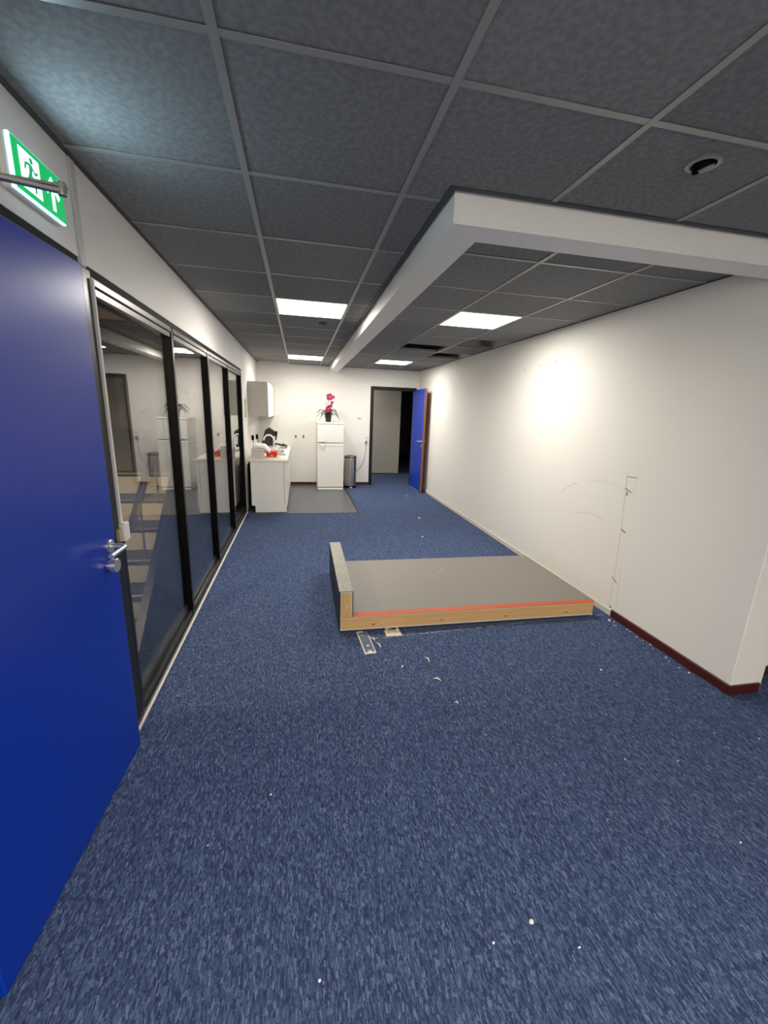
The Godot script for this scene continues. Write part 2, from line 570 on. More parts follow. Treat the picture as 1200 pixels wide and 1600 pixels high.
func build_ceiling() -> void:
	var c := struct("ceiling", "dark grey mineral tile ceiling in a metal grid", "ceiling")
	obj("concrete_slab", box(Vector3(XL - 0.1, H + 0.5, -15.3), Vector3(6.2, H + 0.7, 2.85)), M.void, c)
	obj("plain_field", box(Vector3(XL, H + 0.004, 0.545), Vector3(6.1, H + 0.03, 1.74)), M.tile1, c)
	obj("plain_field", box(Vector3(XL, H + 0.004, 2.35), Vector3(6.1, H + 0.03, 2.75)), M.tile1, c)
	for e in [[XL, -0.19], [0.417, 1.01], [1.617, 6.1]]:
		obj("plain_field", box(Vector3(e[0], H + 0.004, 1.74), Vector3(e[1], H + 0.03, 2.35)), M.tile1, c)
	obj("plain_field", box(Vector3(4.0135, H + 0.004, -1.78), Vector3(6.1, H + 0.03, 0.545)), M.tile1, c)
	var xs := [-0.79, -0.1865, 0.4135, 0.582]
	var zs := [0.545, -0.055, -0.655, -1.255]
	for j in range(1, 13):
		zs.append(-1.255 - 0.6 * j)
	zs.append(ZB + 0.01)
	for i in 3:
		for j in zs.size() - 1:
			if i == 2 and j < 4:
				continue
			if i == 1 and (j == 7 or j == 13):
				continue                       # light panels
			if i == 0 and j == zs.size() - 2:
				continue                       # a strip of tile is missing at the end wall
			tile(c, xs[i], xs[i + 1], zs[j + 1], zs[j])
			if j > 0:
				bar_x(c, xs[i] + (0.012 if i > 0 else 0.0), xs[i + 1] - (0.012 if i < 2 else 0.0), zs[j])
	bar_x(c, -0.79, -0.1985, zs[zs.size() - 2])
	for i in [1, 2]:
		bar_z(c, xs[i], ZB, 0.545)
	# bars round the light panels
	for z in [-3.655, -7.255]:
		bar_x(c, -0.1745, 0.4015, z)
	# office part of the ceiling, in front of the beam
	var xf := [0.4135, 1.0135, 1.6135, 2.2135, 2.8135, 3.4135, 4.0135]
	for i in xf.size() - 1:
		for j in 3:
			tile(c, xf[i], xf[i + 1], zs[j + 1], zs[j])
			bar_x(c, xf[i] + 0.012, xf[i + 1] - 0.012, zs[j + 1])
		if i > 0:
			tile(c, xf[i], xf[i + 1], -1.752, -1.255)
			bar_z(c, xf[i], -1.755, 0.545)
	# the tile notched round the beam's corner
	var st := new_st()
	prism(st, PackedVector2Array([Vector2(0.42, 1.261), Vector2(1.007, 1.261), Vector2(1.007, 1.752), Vector2(0.582, 1.752), Vector2(0.582, 1.849), Vector2(0.42, 1.849)]), 0.0, 0.016, Transform3D(Basis(Vector3(1, 0, 0), Vector3(0, 0, -1), Vector3(0, 1, 0)), Vector3(0, H + 0.003, 0)))
	obj("ceiling_tile", st, M.tile1, c)
	# bay between the beam and the white wall
	var xb := [0.792, 1.335, 1.93, 2.482]
	var zb := [-1.96]
	for k in 11:
		zb.append(-2.36 - 0.6 * k)
	zb.append(ZB + 0.01)
	for i in 3:
		for j in zb.size() - 1:
			if i == 1 and (j == 3 or j == 9):
				continue                       # light panels
			if (i == 1 and j == 6) or (i == 2 and (j == 5 or j == 7)):
				continue                       # tiles taken out
			tile(c, xb[i], xb[i + 1], zb[j + 1], zb[j])
		for j in range(1, zb.size() - 1):
			bar_x(c, xb[i] + (0.012 if i > 0 else 0.0), xb[i + 1] - (0.012 if i < 2 else 0.0), zb[j])
	for i in [1, 2]:
		bar_z(c, xb[i], ZB, -1.96)
	# dark edge angles along walls and beam
	for e in [[XL, ZB, XL + 0.02, 2.75], [XR - 0.02, ZB, XR, -1.95], [0.575, ZB, 0.599, -1.757], [0.575, -1.757, 6.1, -1.733], [0.785, ZB, 0.8, -1.95], [0.785, -1.965, XR, -1.95], [-0.19, ZB, 0.6, ZB + 0.015], [0.785, ZB, XR, ZB + 0.015]]:
		obj("edge_angle", box(Vector3(e[0], H - 0.001, e[1]), Vector3(e[2], H + 0.002, e[3]), 0.0005), M.trim_dark, c)
	# ducts seen through the open cells
	for k in 3:
		var d := new_st()
		tube(d, [Vector3(0.9, H + 0.2 + 0.08 * k, -5.0 - 0.55 * k), Vector3(2.45, H + 0.2 + 0.08 * k, -5.05 - 0.55 * k)], 0.05 + 0.02 * k, 12)
		obj("duct", d, mat(rgb(120, 110, 95), 0.5, 0.4), c)

func build_beam() -> void:
	var b := struct("beam", "white boxed beam turning a corner below the ceiling", "beam")
	var st := new_st()
	prism(st, PackedVector2Array([Vector2(0.611, 1.782), Vector2(6.1, 1.782), Vector2(6.1, 1.93), Vector2(0.77, 1.93), Vector2(0.77, -ZB), Vector2(0.611, -ZB)]), 0.0, 0.35, Transform3D(Basis(Vector3(1, 0, 0), Vector3(0, 0, -1), Vector3(0, 1, 0)), Vector3(0, 2.308, 0)))
	obj("casing", st, M.beam, b)
	# plaster bead along the lower edge of the face
	obj("corner_bead", box(Vector3(0.612, 2.3065, -1.783), Vector3(6.1, 2.322, -1.780), 0.001), M.beam, b)

# ---------------------------------------------------------------- glazing
func build_glazing() -> void:
	var zs := [-1.985, -3.08, -4.17, -5.255, -6.345]
	for k in 4:
		var w := struct("window_%d" % (k + 1), ["first tall glass pane of the wall, beside the blue door", "second tall glass pane of the wall, counted from the blue door", "third tall glass pane of the wall, counted from the blue door", "fourth tall glass pane of the wall, nearest the kitchen unit"][k], "window")
		var a: float = zs[k]
		var b: float = zs[k + 1]
		for x in [-0.836, -0.854]:
			obj("pane", box(Vector3(x, 0.09, b + 0.02), Vector3(x + 0.005, 2.0, a - 0.03)), M.glass, w)
		# stiles: a narrow front edge and a deep black side
		obj("stile", box(Vector3(XL - 0.07, 0.03, b), Vector3(XL, 2.035, b + 0.038), 0.003), M.frame, w)
		obj("stile_side", box(Vector3(XL - 0.068, 0.07, b + 0.038), Vector3(XL - 0.003, 2.0, b + 0.042), 0.001), M.black, w)
		if k == 0:
			obj("stile", box(Vector3(XL - 0.07, 0.03, a - 0.03), Vector3(XL, 2.035, a), 0.003), M.frame, w)
		obj("top_rail", box(Vector3(XL - 0.07, 2.012, b + 0.038), Vector3(XL + 0.001, 2.042, a), 0.003), M.rail, w)
		obj("top_bead", box(Vector3(XL - 0.035, 1.978, b + 0.042), Vector3(XL - 0.006, 2.009, a - 0.03), 0.003), M.rail, w)
		obj("top_rebate", box(Vector3(XL - 0.068, 1.974, b + 0.042), Vector3(XL - 0.058, 2.012, a - 0.03)), M.black, w)
		obj("bottom_rail", box(Vector3(XL - 0.07, 0.0, b), Vector3(XL, 0.03, a), 0.003), M.frame, w)
		obj("bottom_bead", box(Vector3(XL - 0.035, 0.034, b + 0.042), Vector3(XL - 0.006, 0.07, a - 0.03), 0.003), M.frame, w)
		obj("bottom_rebate", box(Vector3(XL - 0.07, 0.03, b + 0.038), Vector3(XL - 0.033, 0.112, a - 0.03), 0.006), M.sill, w)
	# cable duct down to the electric strike
	var d := thing("cable_duct", "thin white cable duct running down between blue door and glazing", "cable duct", Vector3(XL, 0.0, -1.972))
	obj("duct", box(Vector3(0, 1.03, -0.009), Vector3(0.014, 2.03, 0.009), 0.003), M.white_matte, d)
	var s := thing("strike_box", "white latch box on the jamb beside the door handle", "strike box", Vector3(XL, 0.965, -1.955))
	obj("housing", box(Vector3(0, -0.01, -0.05), Vector3(0.03, 0.075, 0.0), 0.005), M.white_matte, s)
	obj("keeper", box(Vector3(0.0, -0.005, 0.001), Vector3(0.018, 0.055, 0.03), 0.003), mat(rgb(196, 182, 152), 0.5), s)

# ---------------------------------------------------------------- near door
func build_near_door() -> void:
	var d := struct("door_1", "blue door standing slightly ajar beside the glazing", "door")
	# frame: head, jambs, stops
	obj("frame_head", box(Vector3(XL - 0.09, 2.058, -1.9), Vector3(XL - 0.002, 2.085, -0.88), 0.002), M.gasket, d)
	obj("frame_lip", box(Vector3(XL - 0.09, 2.038, -1.9), Vector3(XL + 0.004, 2.058, -0.88), 0.003), M.frame, d)
	obj("jamb", box(Vector3(XL - 0.09, 0, -1.978), Vector3(XL + 0.003, 2.06, -1.83), 0.003), M.frame, d)
	obj("jamb", box(Vector3(XL - 0.09, 0, -0.915), Vector3(XL + 0.003, 2.06, -0.88), 0.003), M.frame, d)
	var hinge := Transform3D(Basis(Vector3(0, 1, 0), deg_to_rad(-2.5)), Vector3(-0.788, 0, -0.93))
	var leaf := obj("leaf", box(Vector3(-0.04, 0.008, -0.868), Vector3(0.0, 2.036, 0.0), 0.003), M.blue, d)
	leaf.transform = hinge
	obj("edge_strip", box(Vector3(-0.039, 0.008, -0.8715), Vector3(-0.001, 2.036, -0.868), 0.001), mat(rgb(96, 104, 140), 0.3, 0.4), leaf)
	# lever on a round rose, its neck standing out of the leaf and the grip turned to the hinge side
	var r := new_st()
	var out := Basis(Vector3(0, 0, 1), -PI / 2)
	lathe(r, [Vector2(0.026, 0.0), Vector2(0.026, 0.007), Vector2(0.022, 0.01), Vector2(0, 0.01)], 28, Transform3D(out, Vector3(0, 1.005, -0.815)))
	obj("rose", r, M.chrome, leaf)
	var lv := new_st()
	var path := [Vector3(0.008, 1.005, -0.815), Vector3(0.046, 1.005, -0.815)]
	for k in 5:
		var a := PI / 2 * (k + 1) / 5.0
		path.append(Vector3(0.046 + 0.016 * sin(a), 1.005, -0.815 + 0.016 * (1 - cos(a))))
	path.append(Vector3(0.062, 1.005, -0.69))
	tube(lv, path, 0.0095, 14)
	obj("lever", lv, M.chrome, leaf)
	var kn := new_st()
	lathe(kn, [Vector2(0.02, 0.0), Vector2(0.02, 0.008), Vector2(0.026, 0.009), Vector2(0.028, 0.011), Vector2(0.028, 0.028), Vector2(0.026, 0.03), Vector2(0, 0.03)], 28, Transform3D(out, Vector3(0, 0.928, -0.80)))
	obj("lock_knob", kn, M.chrome, leaf)
	# closer: two arms folded out from the head of the door
	var ca := new_st()
	var el := Vector3(-0.585, 2.092, -1.35)
	var f1 := Vector3(-0.80, 2.094, -1.325)
	var f2 := Vector3(-0.775, 2.068, -1.25)
	bar_between(ca, f1, el + Vector3(0.012, 0, 0), 0.020, 0.007)
	obj("closer_arm", ca, M.satin, d)
	var cb := new_st()
	bar_between(cb, f2, el + Vector3(0, -0.011, 0), 0.018, 0.009)
	obj("closer_arm", cb, M.satin, d)
	var cc := new_st()
	lathe(cc, [Vector2(0, -0.02), Vector2(0.01, -0.02), Vector2(0.011, -0.016), Vector2(0.011, 0.007), Vector2(0.008, 0.01), Vector2(0, 0.01)], 16, Transform3D(Basis(), el))
	obj("closer_joint", cc, M.satin, d)
	obj("closer_body", box(Vector3(-0.75, 1.96, -1.28), Vector3(-0.715, 2.02, -1.03), 0.004), M.satin, d)

func bar_between(st: SurfaceTool, a: Vector3, b: Vector3, w: float, t: float) -> void:
	var dz := (b - a).normalized()
	var dx := dz.cross(Vector3.UP).normalized()
	var dy := dx.cross(dz)
	bx(st, Vector3(-w / 2, -t / 2, 0), Vector3(w / 2, t / 2, (b - a).length()), 0.0015, Transform3D(Basis(dx, dy, dz), a))

# ---------------------------------------------------------------- end door
func build_end_door() -> void:
	var d := struct("door_2", "blue door with brown edges standing open at the end wall", "door")
	obj("jamb", box(Vector3(1.455, 0, ZB - 0.1), Vector3(1.52, 2.0, ZB + 0.014), 0.003), M.door_frame, d)
	obj("jamb", box(Vector3(2.39, 0, ZB - 0.1), Vector3(2.437, 2.0, ZB + 0.014), 0.003), M.door_frame, d)
	obj("frame_head", box(Vector3(1.455, 2.0, ZB - 0.1), Vector3(2.437, 2.062, ZB + 0.014), 0.003), M.door_frame, d)
	# leaf swung into the room, hinged on the wall side
	var leaf := obj("leaf", box(Vector3(0.0, 0.012, 0.0), Vector3(0.04, 2.02, 0.93), 0.002), M.blue, d)
	leaf.transform = Transform3D(Basis(Vector3(0, 1, 0), deg_to_rad(-1.6)), Vector3(2.368, 0, ZB + 0.02))
	obj("leaf_edge", box(Vector3(-0.001, 0.012, 0.93), Vector3(0.041, 2.02, 0.938), 0.001), M.door_edge, leaf)
	obj("leaf_edge", box(Vector3(0.0395, 0.012, 0.0), Vector3(0.0425, 2.02, 0.938)), M.door_edge, leaf)
	var out := Basis(Vector3(0, 0, 1), PI / 2)
	var r := new_st()
	lathe(r, [Vector2(0.026, 0), Vector2(0.026, 0.008), Vector2(0, 0.01)], 20, Transform3D(out, Vector3(0, 1.02, 0.87)))
	lathe(r, [Vector2(0.026, 0), Vector2(0.026, 0.008), Vector2(0, 0.01)], 20, Transform3D(out, Vector3(0, 0.93, 0.87)))
	obj("rose", r, M.chrome, leaf)
	var lv := new_st()
	tube(lv, [Vector3(-0.004, 1.02, 0.87), Vector3(-0.05, 1.02, 0.87), Vector3(-0.06, 1.02, 0.86), Vector3(-0.062, 1.02, 0.75)], 0.010, 12)
	obj("lever", lv, M.chrome, leaf)
	var lv2 := new_st()
	tube(lv2, [Vector3(0.044, 1.02, 0.87), Vector3(0.085, 1.02, 0.87), Vector3(0.09, 1.02, 0.86), Vector3(0.09, 1.02, 0.75)], 0.010, 12)
	obj("lever", lv2, M.chrome, leaf)
	obj("drop_seal", box(Vector3(0.004, 0.0, 0.1), Vector3(0.02, 0.014, 0.8), 0.002), M.white_matte, leaf)

func build_beyond() -> void:
	var w := struct("wall_corridor", "grey partition seen through the open doorway", "wall")
	var grey := mat(rgb(172, 168, 158), 0.6)
	wall_box(w, "wall_face", Vector3(0.6, 0.02, -10.45), Vector3(2.5, 2.15, -10.35), grey)
	wall_box(w, "wall_head", Vector3(0.6, 2.15, -10.5), Vector3(2.5, H + 0.5, -10.33), M.white_matte)
	wall_box(w, "base_gap", Vector3(0.6, 0.0, -10.44), Vector3(2.5, 0.02, -10.36), M.gasket)
	var w2 := struct("wall_store", "walls of the unlit room beyond the doorway", "wall")
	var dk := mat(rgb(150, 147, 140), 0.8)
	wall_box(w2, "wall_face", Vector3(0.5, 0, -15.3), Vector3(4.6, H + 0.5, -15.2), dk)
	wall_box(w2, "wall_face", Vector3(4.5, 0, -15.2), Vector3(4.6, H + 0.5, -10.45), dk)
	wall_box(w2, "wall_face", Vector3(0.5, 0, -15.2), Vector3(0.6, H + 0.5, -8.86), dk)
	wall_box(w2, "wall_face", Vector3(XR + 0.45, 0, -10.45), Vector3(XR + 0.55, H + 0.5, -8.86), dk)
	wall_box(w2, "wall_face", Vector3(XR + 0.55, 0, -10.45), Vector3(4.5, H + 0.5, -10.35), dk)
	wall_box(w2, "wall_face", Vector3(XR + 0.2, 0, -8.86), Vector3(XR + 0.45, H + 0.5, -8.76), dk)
	wall_box(w2, "ceiling_field", Vector3(0.5, H + 0.01, -15.2), Vector3(4.6, H + 0.03, ZB - 0.1), M.tile0)

# ---------------------------------------------------------------- stair hall behind the glass
func build_stair_hall() -> void:
	var beige := mat(rgb(142, 126, 102), 0.7)
	var brown := mat(rgb(92, 76, 60), 0.8)
	for q in [["wall_stair_west", "far beige wall of the stairwell, facing the glass", Vector3(-4.1, -3.2, -10.6), Vector3(-4.0, 3.3, -1.9)],
		["wall_stair_north", "beige end wall of the stairwell above the landing", Vector3(-4.0, -3.2, -10.6), Vector3(-0.9, 3.3, -10.5)],
		["wall_stair_south", "beige stairwell wall beside the blue door", Vector3(-4.0, -3.2, -1.88), Vector3(-0.9, 3.3, -1.8)],
		["wall_stair_lower", "beige stairwell wall below the glazing", Vector3(-0.9, -3.2, -10.6), Vector3(-0.88, -0.12, -1.8)],
		["wall_stair_upper", "beige stairwell wall above the glazing", Vector3(-0.92, H + 0.4, -10.5), Vector3(-0.9, 3.3, -1.88)],
		["wall_stair_return", "beige stairwell wall beyond the kitchen", Vector3(-0.9, 0.0, -10.5), Vector3(-0.88, 3.3, ZB - 0.1)]]:
		var w := struct(q[0], q[1], "wall")
		wall_box(w, "wall_face", q[2], q[3], beige)
	var fl := struct("floor_stairwell", "pale lower floor and upper landing of the stairwell", "floor")
	wall_box(fl, "lower_floor", Vector3(-4.1, -3.3, -10.6), Vector3(-0.88, -3.2, -1.8), beige)
	wall_box(fl, "upper_landing", Vector3(-4.0, 0.83, -10.5), Vector3(-1.1, 0.972, -4.12), mat(rgb(70, 66, 62), 0.5), 0.004)
	var ce := struct("ceiling_stairwell", "brown ceiling of the stairwell with crossing beams", "ceiling")
	wall_box(ce, "ceiling_field", Vector3(-4.0, 3.2, -10.5), Vector3(-0.92, 3.3, -1.88), brown)
	for z in [-4.0, -5.6, -7.4]:
		wall_box(ce, "cross_beam", Vector3(-4.0, 2.75, z - 0.12), Vector3(-0.92, 3.2, z + 0.12), brown, 0.005)
	# the flight climbs away from the viewpoint, close behind the glass
	var s := thing("staircase", "staircase with cream risers and dark treads behind the glass wall", "staircase", Vector3(-1.04, 0, 0))
	var riser := tri_map(mat(Color.WHITE, 0.6), Vector3.ONE * 3.0)
	riser.albedo_texture = noise_tex(80, 0.1, rgb(214, 206, 180), rgb(228, 220, 196), 256)
	var tread := tri_map(mat(Color.WHITE, 0.35), Vector3.ONE * 3.0)
	tread.albedo_texture = noise_tex(81, 0.15, rgb(44, 44, 44), rgb(62, 61, 58), 256)
	for k in range(-5, 3):
		var y := 0.599 + 0.188 * k
		var z := -3.46 - 0.222 * k
		obj("riser", box(Vector3(-1.3, y - 0.188, z - 0.02), Vector3(-0.06, y - 0.03, z), 0.002), riser, s)
		obj("tread", box(Vector3(-1.3, y - 0.03, z - 0.235), Vector3(-0.06, y, z + 0.018), 0.004), tread, s)
		obj("nosing", box(Vector3(-1.3, y - 0.022, z + 0.018), Vector3(-0.06, y + 0.002, z + 0.024), 0.003), M.satin, s)
	for side in [[-0.055, 0.0], [-1.36, -1.305]]:
		var st := new_st()
		var tl := Transform3D(Basis(Vector3(0, 0, -1), Vector3(0, 1, 0), Vector3(1, 0, 0)), Vector3.ZERO)
		prism(st, PackedVector2Array([Vector2(1.9, -0.62), Vector2(1.9, -0.95), Vector2(4.7, 1.42), Vector2(4.7, 1.75)]), side[0], side[1], tl)
		obj("stringer", st, mat(rgb(38, 42, 48), 0.4), s)
	var hr := thing("handrail", "slim silver handrail along the staircase behind the glass", "handrail", Vector3.ZERO, 0.0)
	for x in [-1.13, -1.16]:
		var rail := new_st()
		tube(rail, [Vector3(x, 0.70, -2.2), Vector3(x, 0.72, -2.93), Vector3(x, 0.745, -3.02), Vector3(x, 1.62, -4.08), Vector3(x, 1.66, -4.16), Vector3(x, 1.66, -4.9)], 0.013, 10)
		obj("rail", rail, M.rail, hr)
	for k in 3:
		var z := -3.2 - 0.4 * k
		obj("baluster", box(Vector3(-1.152, (-z - 3.02) * 0.827 + 0.3, z - 0.01), Vector3(-1.138, (-z - 3.02) * 0.827 + 0.745, z + 0.01), 0.002), M.satin, hr)
	# lamps of the hall
	for p in [[-2.9, 3.18, -4.3, 2.2], [-2.2, 3.18, -6.3, 1.6]]:
		var l := thing("hall_downlight", "small round warm downlight in the stairwell ceiling, " + ("above the flight" if p[2] > -5.0 else "above the landing"), "downlight", Vector3(p[0], p[1], p[2]), 0.0, "stairwell downlights")
		var g := new_st()
		lathe(g, [Vector2(0, -0.03), Vector2(0.05, -0.026), Vector2(0.06, -0.01), Vector2(0.06, 0.02), Vector2(0, 0.02)], 20)
		obj("bulb", g, glow(Color(1.0, 0.82, 0.58), 5.0), l)
		var rg := new_st()
		lathe(rg, [Vector2(0.061, 0.02), Vector2(0.08, 0.012), Vector2(0.08, 0.0), Vector2(0.061, -0.008), Vector2(0.061, 0.02)], 20)
		obj("rim", rg, M.satin, l)
		omni(Vector3(0, -0.08, 0), Color(1.0, 0.9, 0.74), p[3] * 0.6, 0.05, l)

func stair_wall_lamp() -> void:
	var l := thing("stair_wall_lamp", "round wall lamp at the foot of the staircase behind the blue door's wall", "wall lamp", Vector3(-1.6, 1.95, -1.9))
	var back := new_st()
	lathe(back, [Vector2(0, 0), Vector2(0.11, 0), Vector2(0.11, 0.02), Vector2(0, 0.02)], 24, Transform3D(Basis(Vector3(1, 0, 0), -PI / 2), Vector3.ZERO))
	obj("backplate", back, M.satin, l)
	var dome := new_st()
	lathe(dome, [Vector2(0.1, 0.02), Vector2(0.095, 0.045), Vector2(0.07, 0.07), Vector2(0.035, 0.083), Vector2(0, 0.087)], 24, Transform3D(Basis(Vector3(1, 0, 0), -PI / 2), Vector3.ZERO))
	obj("diffuser", dome, glow(Color(1.0, 0.93, 0.8), 3.0), l)
	omni(Vector3(0, 0, -0.12), Color(1.0, 0.93, 0.8), 3.0, 0.09, l)

# ---------------------------------------------------------------- torn-out counter piece on the floor
func build_partition_piece() -> void:
	var t := thing("counter_section", "torn-out grey counter section with pine frame lying on the carpet", "counter section", Vector3(0.262, 0, -2.68), deg_to_rad(-0.5))
	var L := 2.075
	obj("bottom_skin", box(Vector3(0.0, 0.012, -1.10), Vector3(L, 0.022, 0), 0.001), M.pale, t)
	obj("pine_beam", box(Vector3(0.012, 0.022, -0.045), Vector3(L - 0.004, 0.112, -0.003), 0.002), M.pine, t)
	obj("pine_beam", box(Vector3(0.012, 0.022, -1.10), Vector3(L - 0.004, 0.118, -1.06), 0.002), M.pine, t)
	obj("pine_beam", box(Vector3(L - 0.05, 0.022, -1.06), Vector3(L - 0.008, 0.112, -0.045), 0.002), M.pine, t)
	obj("inner_edge", box(Vector3(0.1, 0.112, -0.02), Vector3(L, 0.119, 0.0), 0.001), M.pale, t)
	obj("top_board", box(Vector3(0.1, 0.119, -1.10), Vector3(L, 0.131, -0.04), 0.001), M.laminate, t)
	var o := new_st()
	prism(o, PackedVector2Array([Vector2(0.001, 0.119), Vector2(0.001, 0.122), Vector2(-0.041, 0.132), Vector2(-0.041, 0.119)]), 0.102, L + 0.001, Transform3D(Basis(Vector3(0, 0, 1), Vector3(0, 1, 0), Vector3(1, 0, 0)), Vector3.ZERO))
	obj("torn_edge", o, M.orange, t)
	# pale crossed scratches on the laminate
	for q in [[Vector3(0.88, 0.1312, -0.62), Vector3(1.07, 0.1312, -0.82)], [Vector3(0.975, 0.1312, -0.83), Vector3(1.07, 0.1312, -0.785)]]:
		ribbon(t, "scratch", [q[0], q[1]], 0.005, Vector3.UP, mat(rgb(158, 152, 142), 0.5))
	# upright lip at the end
	obj("outer_skin", box(Vector3(-0.002, 0.012, -1.12), Vector3(0.008, 0.314, 0.002), 0.001), M.dark_skin, t)
	obj("edge_lining", box(Vector3(0.008, 0.022, -0.05), Vector3(0.014, 0.314, 0.0), 0.001), M.pale, t)
	obj("edge_lining", box(Vector3(0.082, 0.119, -0.05), Vector3(0.09, 0.314, 0.0), 0.001), M.pale, t)
	obj("edge_lining", box(Vector3(0.014, 0.304, -0.05), Vector3(0.082, 0.314, 0.0), 0.001), M.pale, t)
	obj("inner_skin", box(Vector3(0.09, 0.119, -1.12), Vector3(0.1, 0.314, 0.001), 0.001), M.laminate, t)
	obj("lip_cap", box(Vector3(-0.002, 0.314, -1.12), Vector3(0.1, 0.322, 0.003), 0.002), M.cap, t)
	obj("lip_end", box(Vector3(0.008, 0.02, -1.12), Vector3(0.09, 0.314, -1.11), 0.001), M.dark_skin, t)
	var stud := obj("pine_stud", box(Vector3(-0.095, -0.034, -0.02), Vector3(0.095, 0.034, 0.02), 0.002), M.pine, t)
	stud.transform = Transform3D(Basis(Vector3(0, 0, 1), PI / 2), Vector3(0.048, 0.209, -0.026))
	var sp := new_st()
	tube(sp, [Vector3(0.05, 0.18, -0.003), Vector3(0.054, 0.20, 0.004), Vector3(0.05, 0.222, -0.002)], [0.001, 0.006, 0.001], 6)
	obj("splinter", sp, M.chip, t)
	sp = new_st()
	tube(sp, [Vector3(0.31, 0.09, -0.003), Vector3(0.315, 0.06, 0.006), Vector3(0.318, 0.03, 0.004)], [0.002, 0.004, 0.001], 6)
	obj("splinter", sp, M.chip, t)
	sp = new_st()
	tube(sp, [Vector3(0.32, 0.03, 0.006), Vector3(0.35, 0.02, 0.02), Vector3(0.38, 0.016, 0.024)], [0.002, 0.003, 0.001], 6)
	obj("splinter", sp, M.chip, t)

# ---------------------------------------------------------------- kitchen
func build_kitchen() -> void:
	var k := thing("kitchen_unit", "white kitchen base unit standing against the wall past the glazing", "kitchen unit", Vector3(-0.8, 0, -6.3))
	var x0 := 0.08
	var x1 := 0.605
	var st := new_st()
	prism(st, PackedVector2Array([Vector2(x0 + 0.052, 0.012), Vector2(x1 - 0.012, 0.012), Vector2(x1 - 0.012, 0.11), Vector2(x1, 0.11), Vector2(x1, 0.782), Vector2(x0, 0.782), Vector2(x0, 0.115), Vector2(x0 + 0.052, 0.115)]), -0.018, 0.0)
	obj("end_panel", st, M.white, k)
	obj("carcass", box(Vector3(x0, 0.115, -2.42), Vector3(x1 - 0.04, 0.77, -0.018)), M.white, k)
	obj("plinth", box(Vector3(x0 + 0.052, 0.0, -2.42), Vector3(x1 - 0.06, 0.115, -0.03)), M.white, k)
	obj("seam", box(Vector3(x1 - 0.047, 0.145, -0.002), Vector3(x1 - 0.041, 0.775, 0.0008)), mat(rgb(120, 118, 114), 0.6), k)
	for i in 4:
		var z := -0.02 - 0.6 * i
		var dr := obj("cabinet_door", box(Vector3(x1 - 0.02, 0.12, z - 0.594), Vector3(x1, 0.772, z), 0.002), M.white, k)
		obj("grip", box(Vector3(x1, 0.74, z - 0.4), Vector3(x1 + 0.014, 0.752, z - 0.2), 0.003), M.satin, dr)
	var wt := obj("worktop", box(Vector3(x0 - 0.02, 0.782, -2.44), Vector3(x1 + 0.015, 0.81, 0.012), 0.003), M.white, k)
	var sk := new_st()
	lathe(sk, [Vector2(0.24, 0.0), Vector2(0.24, 0.004), Vector2(0.2, 0.005), Vector2(0.19, 0.001), Vector2(0.0, 0.0015)], 4, Transform3D(Basis(Vector3(0, 1, 0), PI / 4).scaled(Vector3(1.0, 1, 1.6)), Vector3(0.35, 0.81, -1.25)), false)
	obj("sink", sk, M.steel, wt)
	# pipe chase: dark gap filler behind the unit
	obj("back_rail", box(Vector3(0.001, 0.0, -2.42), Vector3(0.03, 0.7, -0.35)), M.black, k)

	var c := thing("wall_cabinet", "white wall cabinet hanging above the kitchen unit", "wall cabinet", Vector3(XL, 1.42, -7.04))
	obj("body", box(Vector3(0.0, 0, -1.69), Vector3(0.29, 0.537, 0), 0.002), mat(rgb(196, 190, 182), 0.5), c)
	for i in 3:
		obj("cabinet_door", box(Vector3(0.293, 0.0, -0.562 * (i + 1) + 0.002), Vector3(0.312, 0.537, -0.562 * i), 0.002), M.white, c)
	obj("light_strip", box(Vector3(0.293, -0.012, -1.69), Vector3(0.314, 0.0, 0.0), 0.002), M.white_matte, c)

	var ty := 0.81
	# white carton with a cloth over it
	var b := thing("carton", "white carton standing at the near end of the worktop", "carton", Vector3(-0.615, ty, -6.46))
	var cs := new_st()
	prism(cs, PackedVector2Array([Vector2(-0.085, 0), Vector2(0.08, 0), Vector2(0.085, 0.15), Vector2(-0.088, 0.155)]), -0.12, 0.12)
	obj("box", cs, mat(rgb(206, 200, 190), 0.7), b)
	obj("flap", box(Vector3(-0.088, 0.153, -0.1), Vector3(-0.02, 0.158, 0.115), 0.001), mat(rgb(214, 208, 198), 0.7), b)
	var cl := thing("white_cloth", "crumpled white cloth draped over the carton on the worktop", "cloth", Vector3(-0.58, ty + 0.163, -6.5))
	cl.add_child(cloth_mesh())
	# red tub on a yellow cloth
	var rt := thing("red_tub", "small red plastic tub with paler lid on the worktop", "tub", Vector3(-0.43, ty + 0.012, -6.66))
	var rs := new_st()
	prism(rs, PackedVector2Array([Vector2(-0.076, 0), Vector2(0.074, 0), Vector2(0.084, 0.075), Vector2(-0.084, 0.075)]), -0.06, 0.06)
	obj("tub", rs, mat(rgb(206, 30, 14), 0.35), rt)
	obj("lid", box(Vector3(-0.088, 0.075, -0.064), Vector3(0.088, 0.09, 0.064), 0.005), mat(rgb(238, 118, 98), 0.4), rt)
	obj("sticker", box(Vector3(-0.015, 0.012, 0.055), Vector3(0.02, 0.026, 0.0665), 0.001), mat(rgb(240, 200, 190), 0.5), rt)
	var yc := thing("yellow_cloth", "folded yellow cloth under the red tub", "cloth", Vector3(-0.43, ty, -6.64))
	obj("cloth", box(Vector3(-0.12, 0, -0.09), Vector3(0.12, 0.011, 0.1), 0.004), mat(rgb(238, 200, 104), 0.9), yc)
	# glasses left to dry
	var gm := mat(Color(0.92, 0.95, 0.94, 0.1), 0.0)
	gm.transparency = BaseMaterial3D.TRANSPARENCY_ALPHA
	var first: Node3D
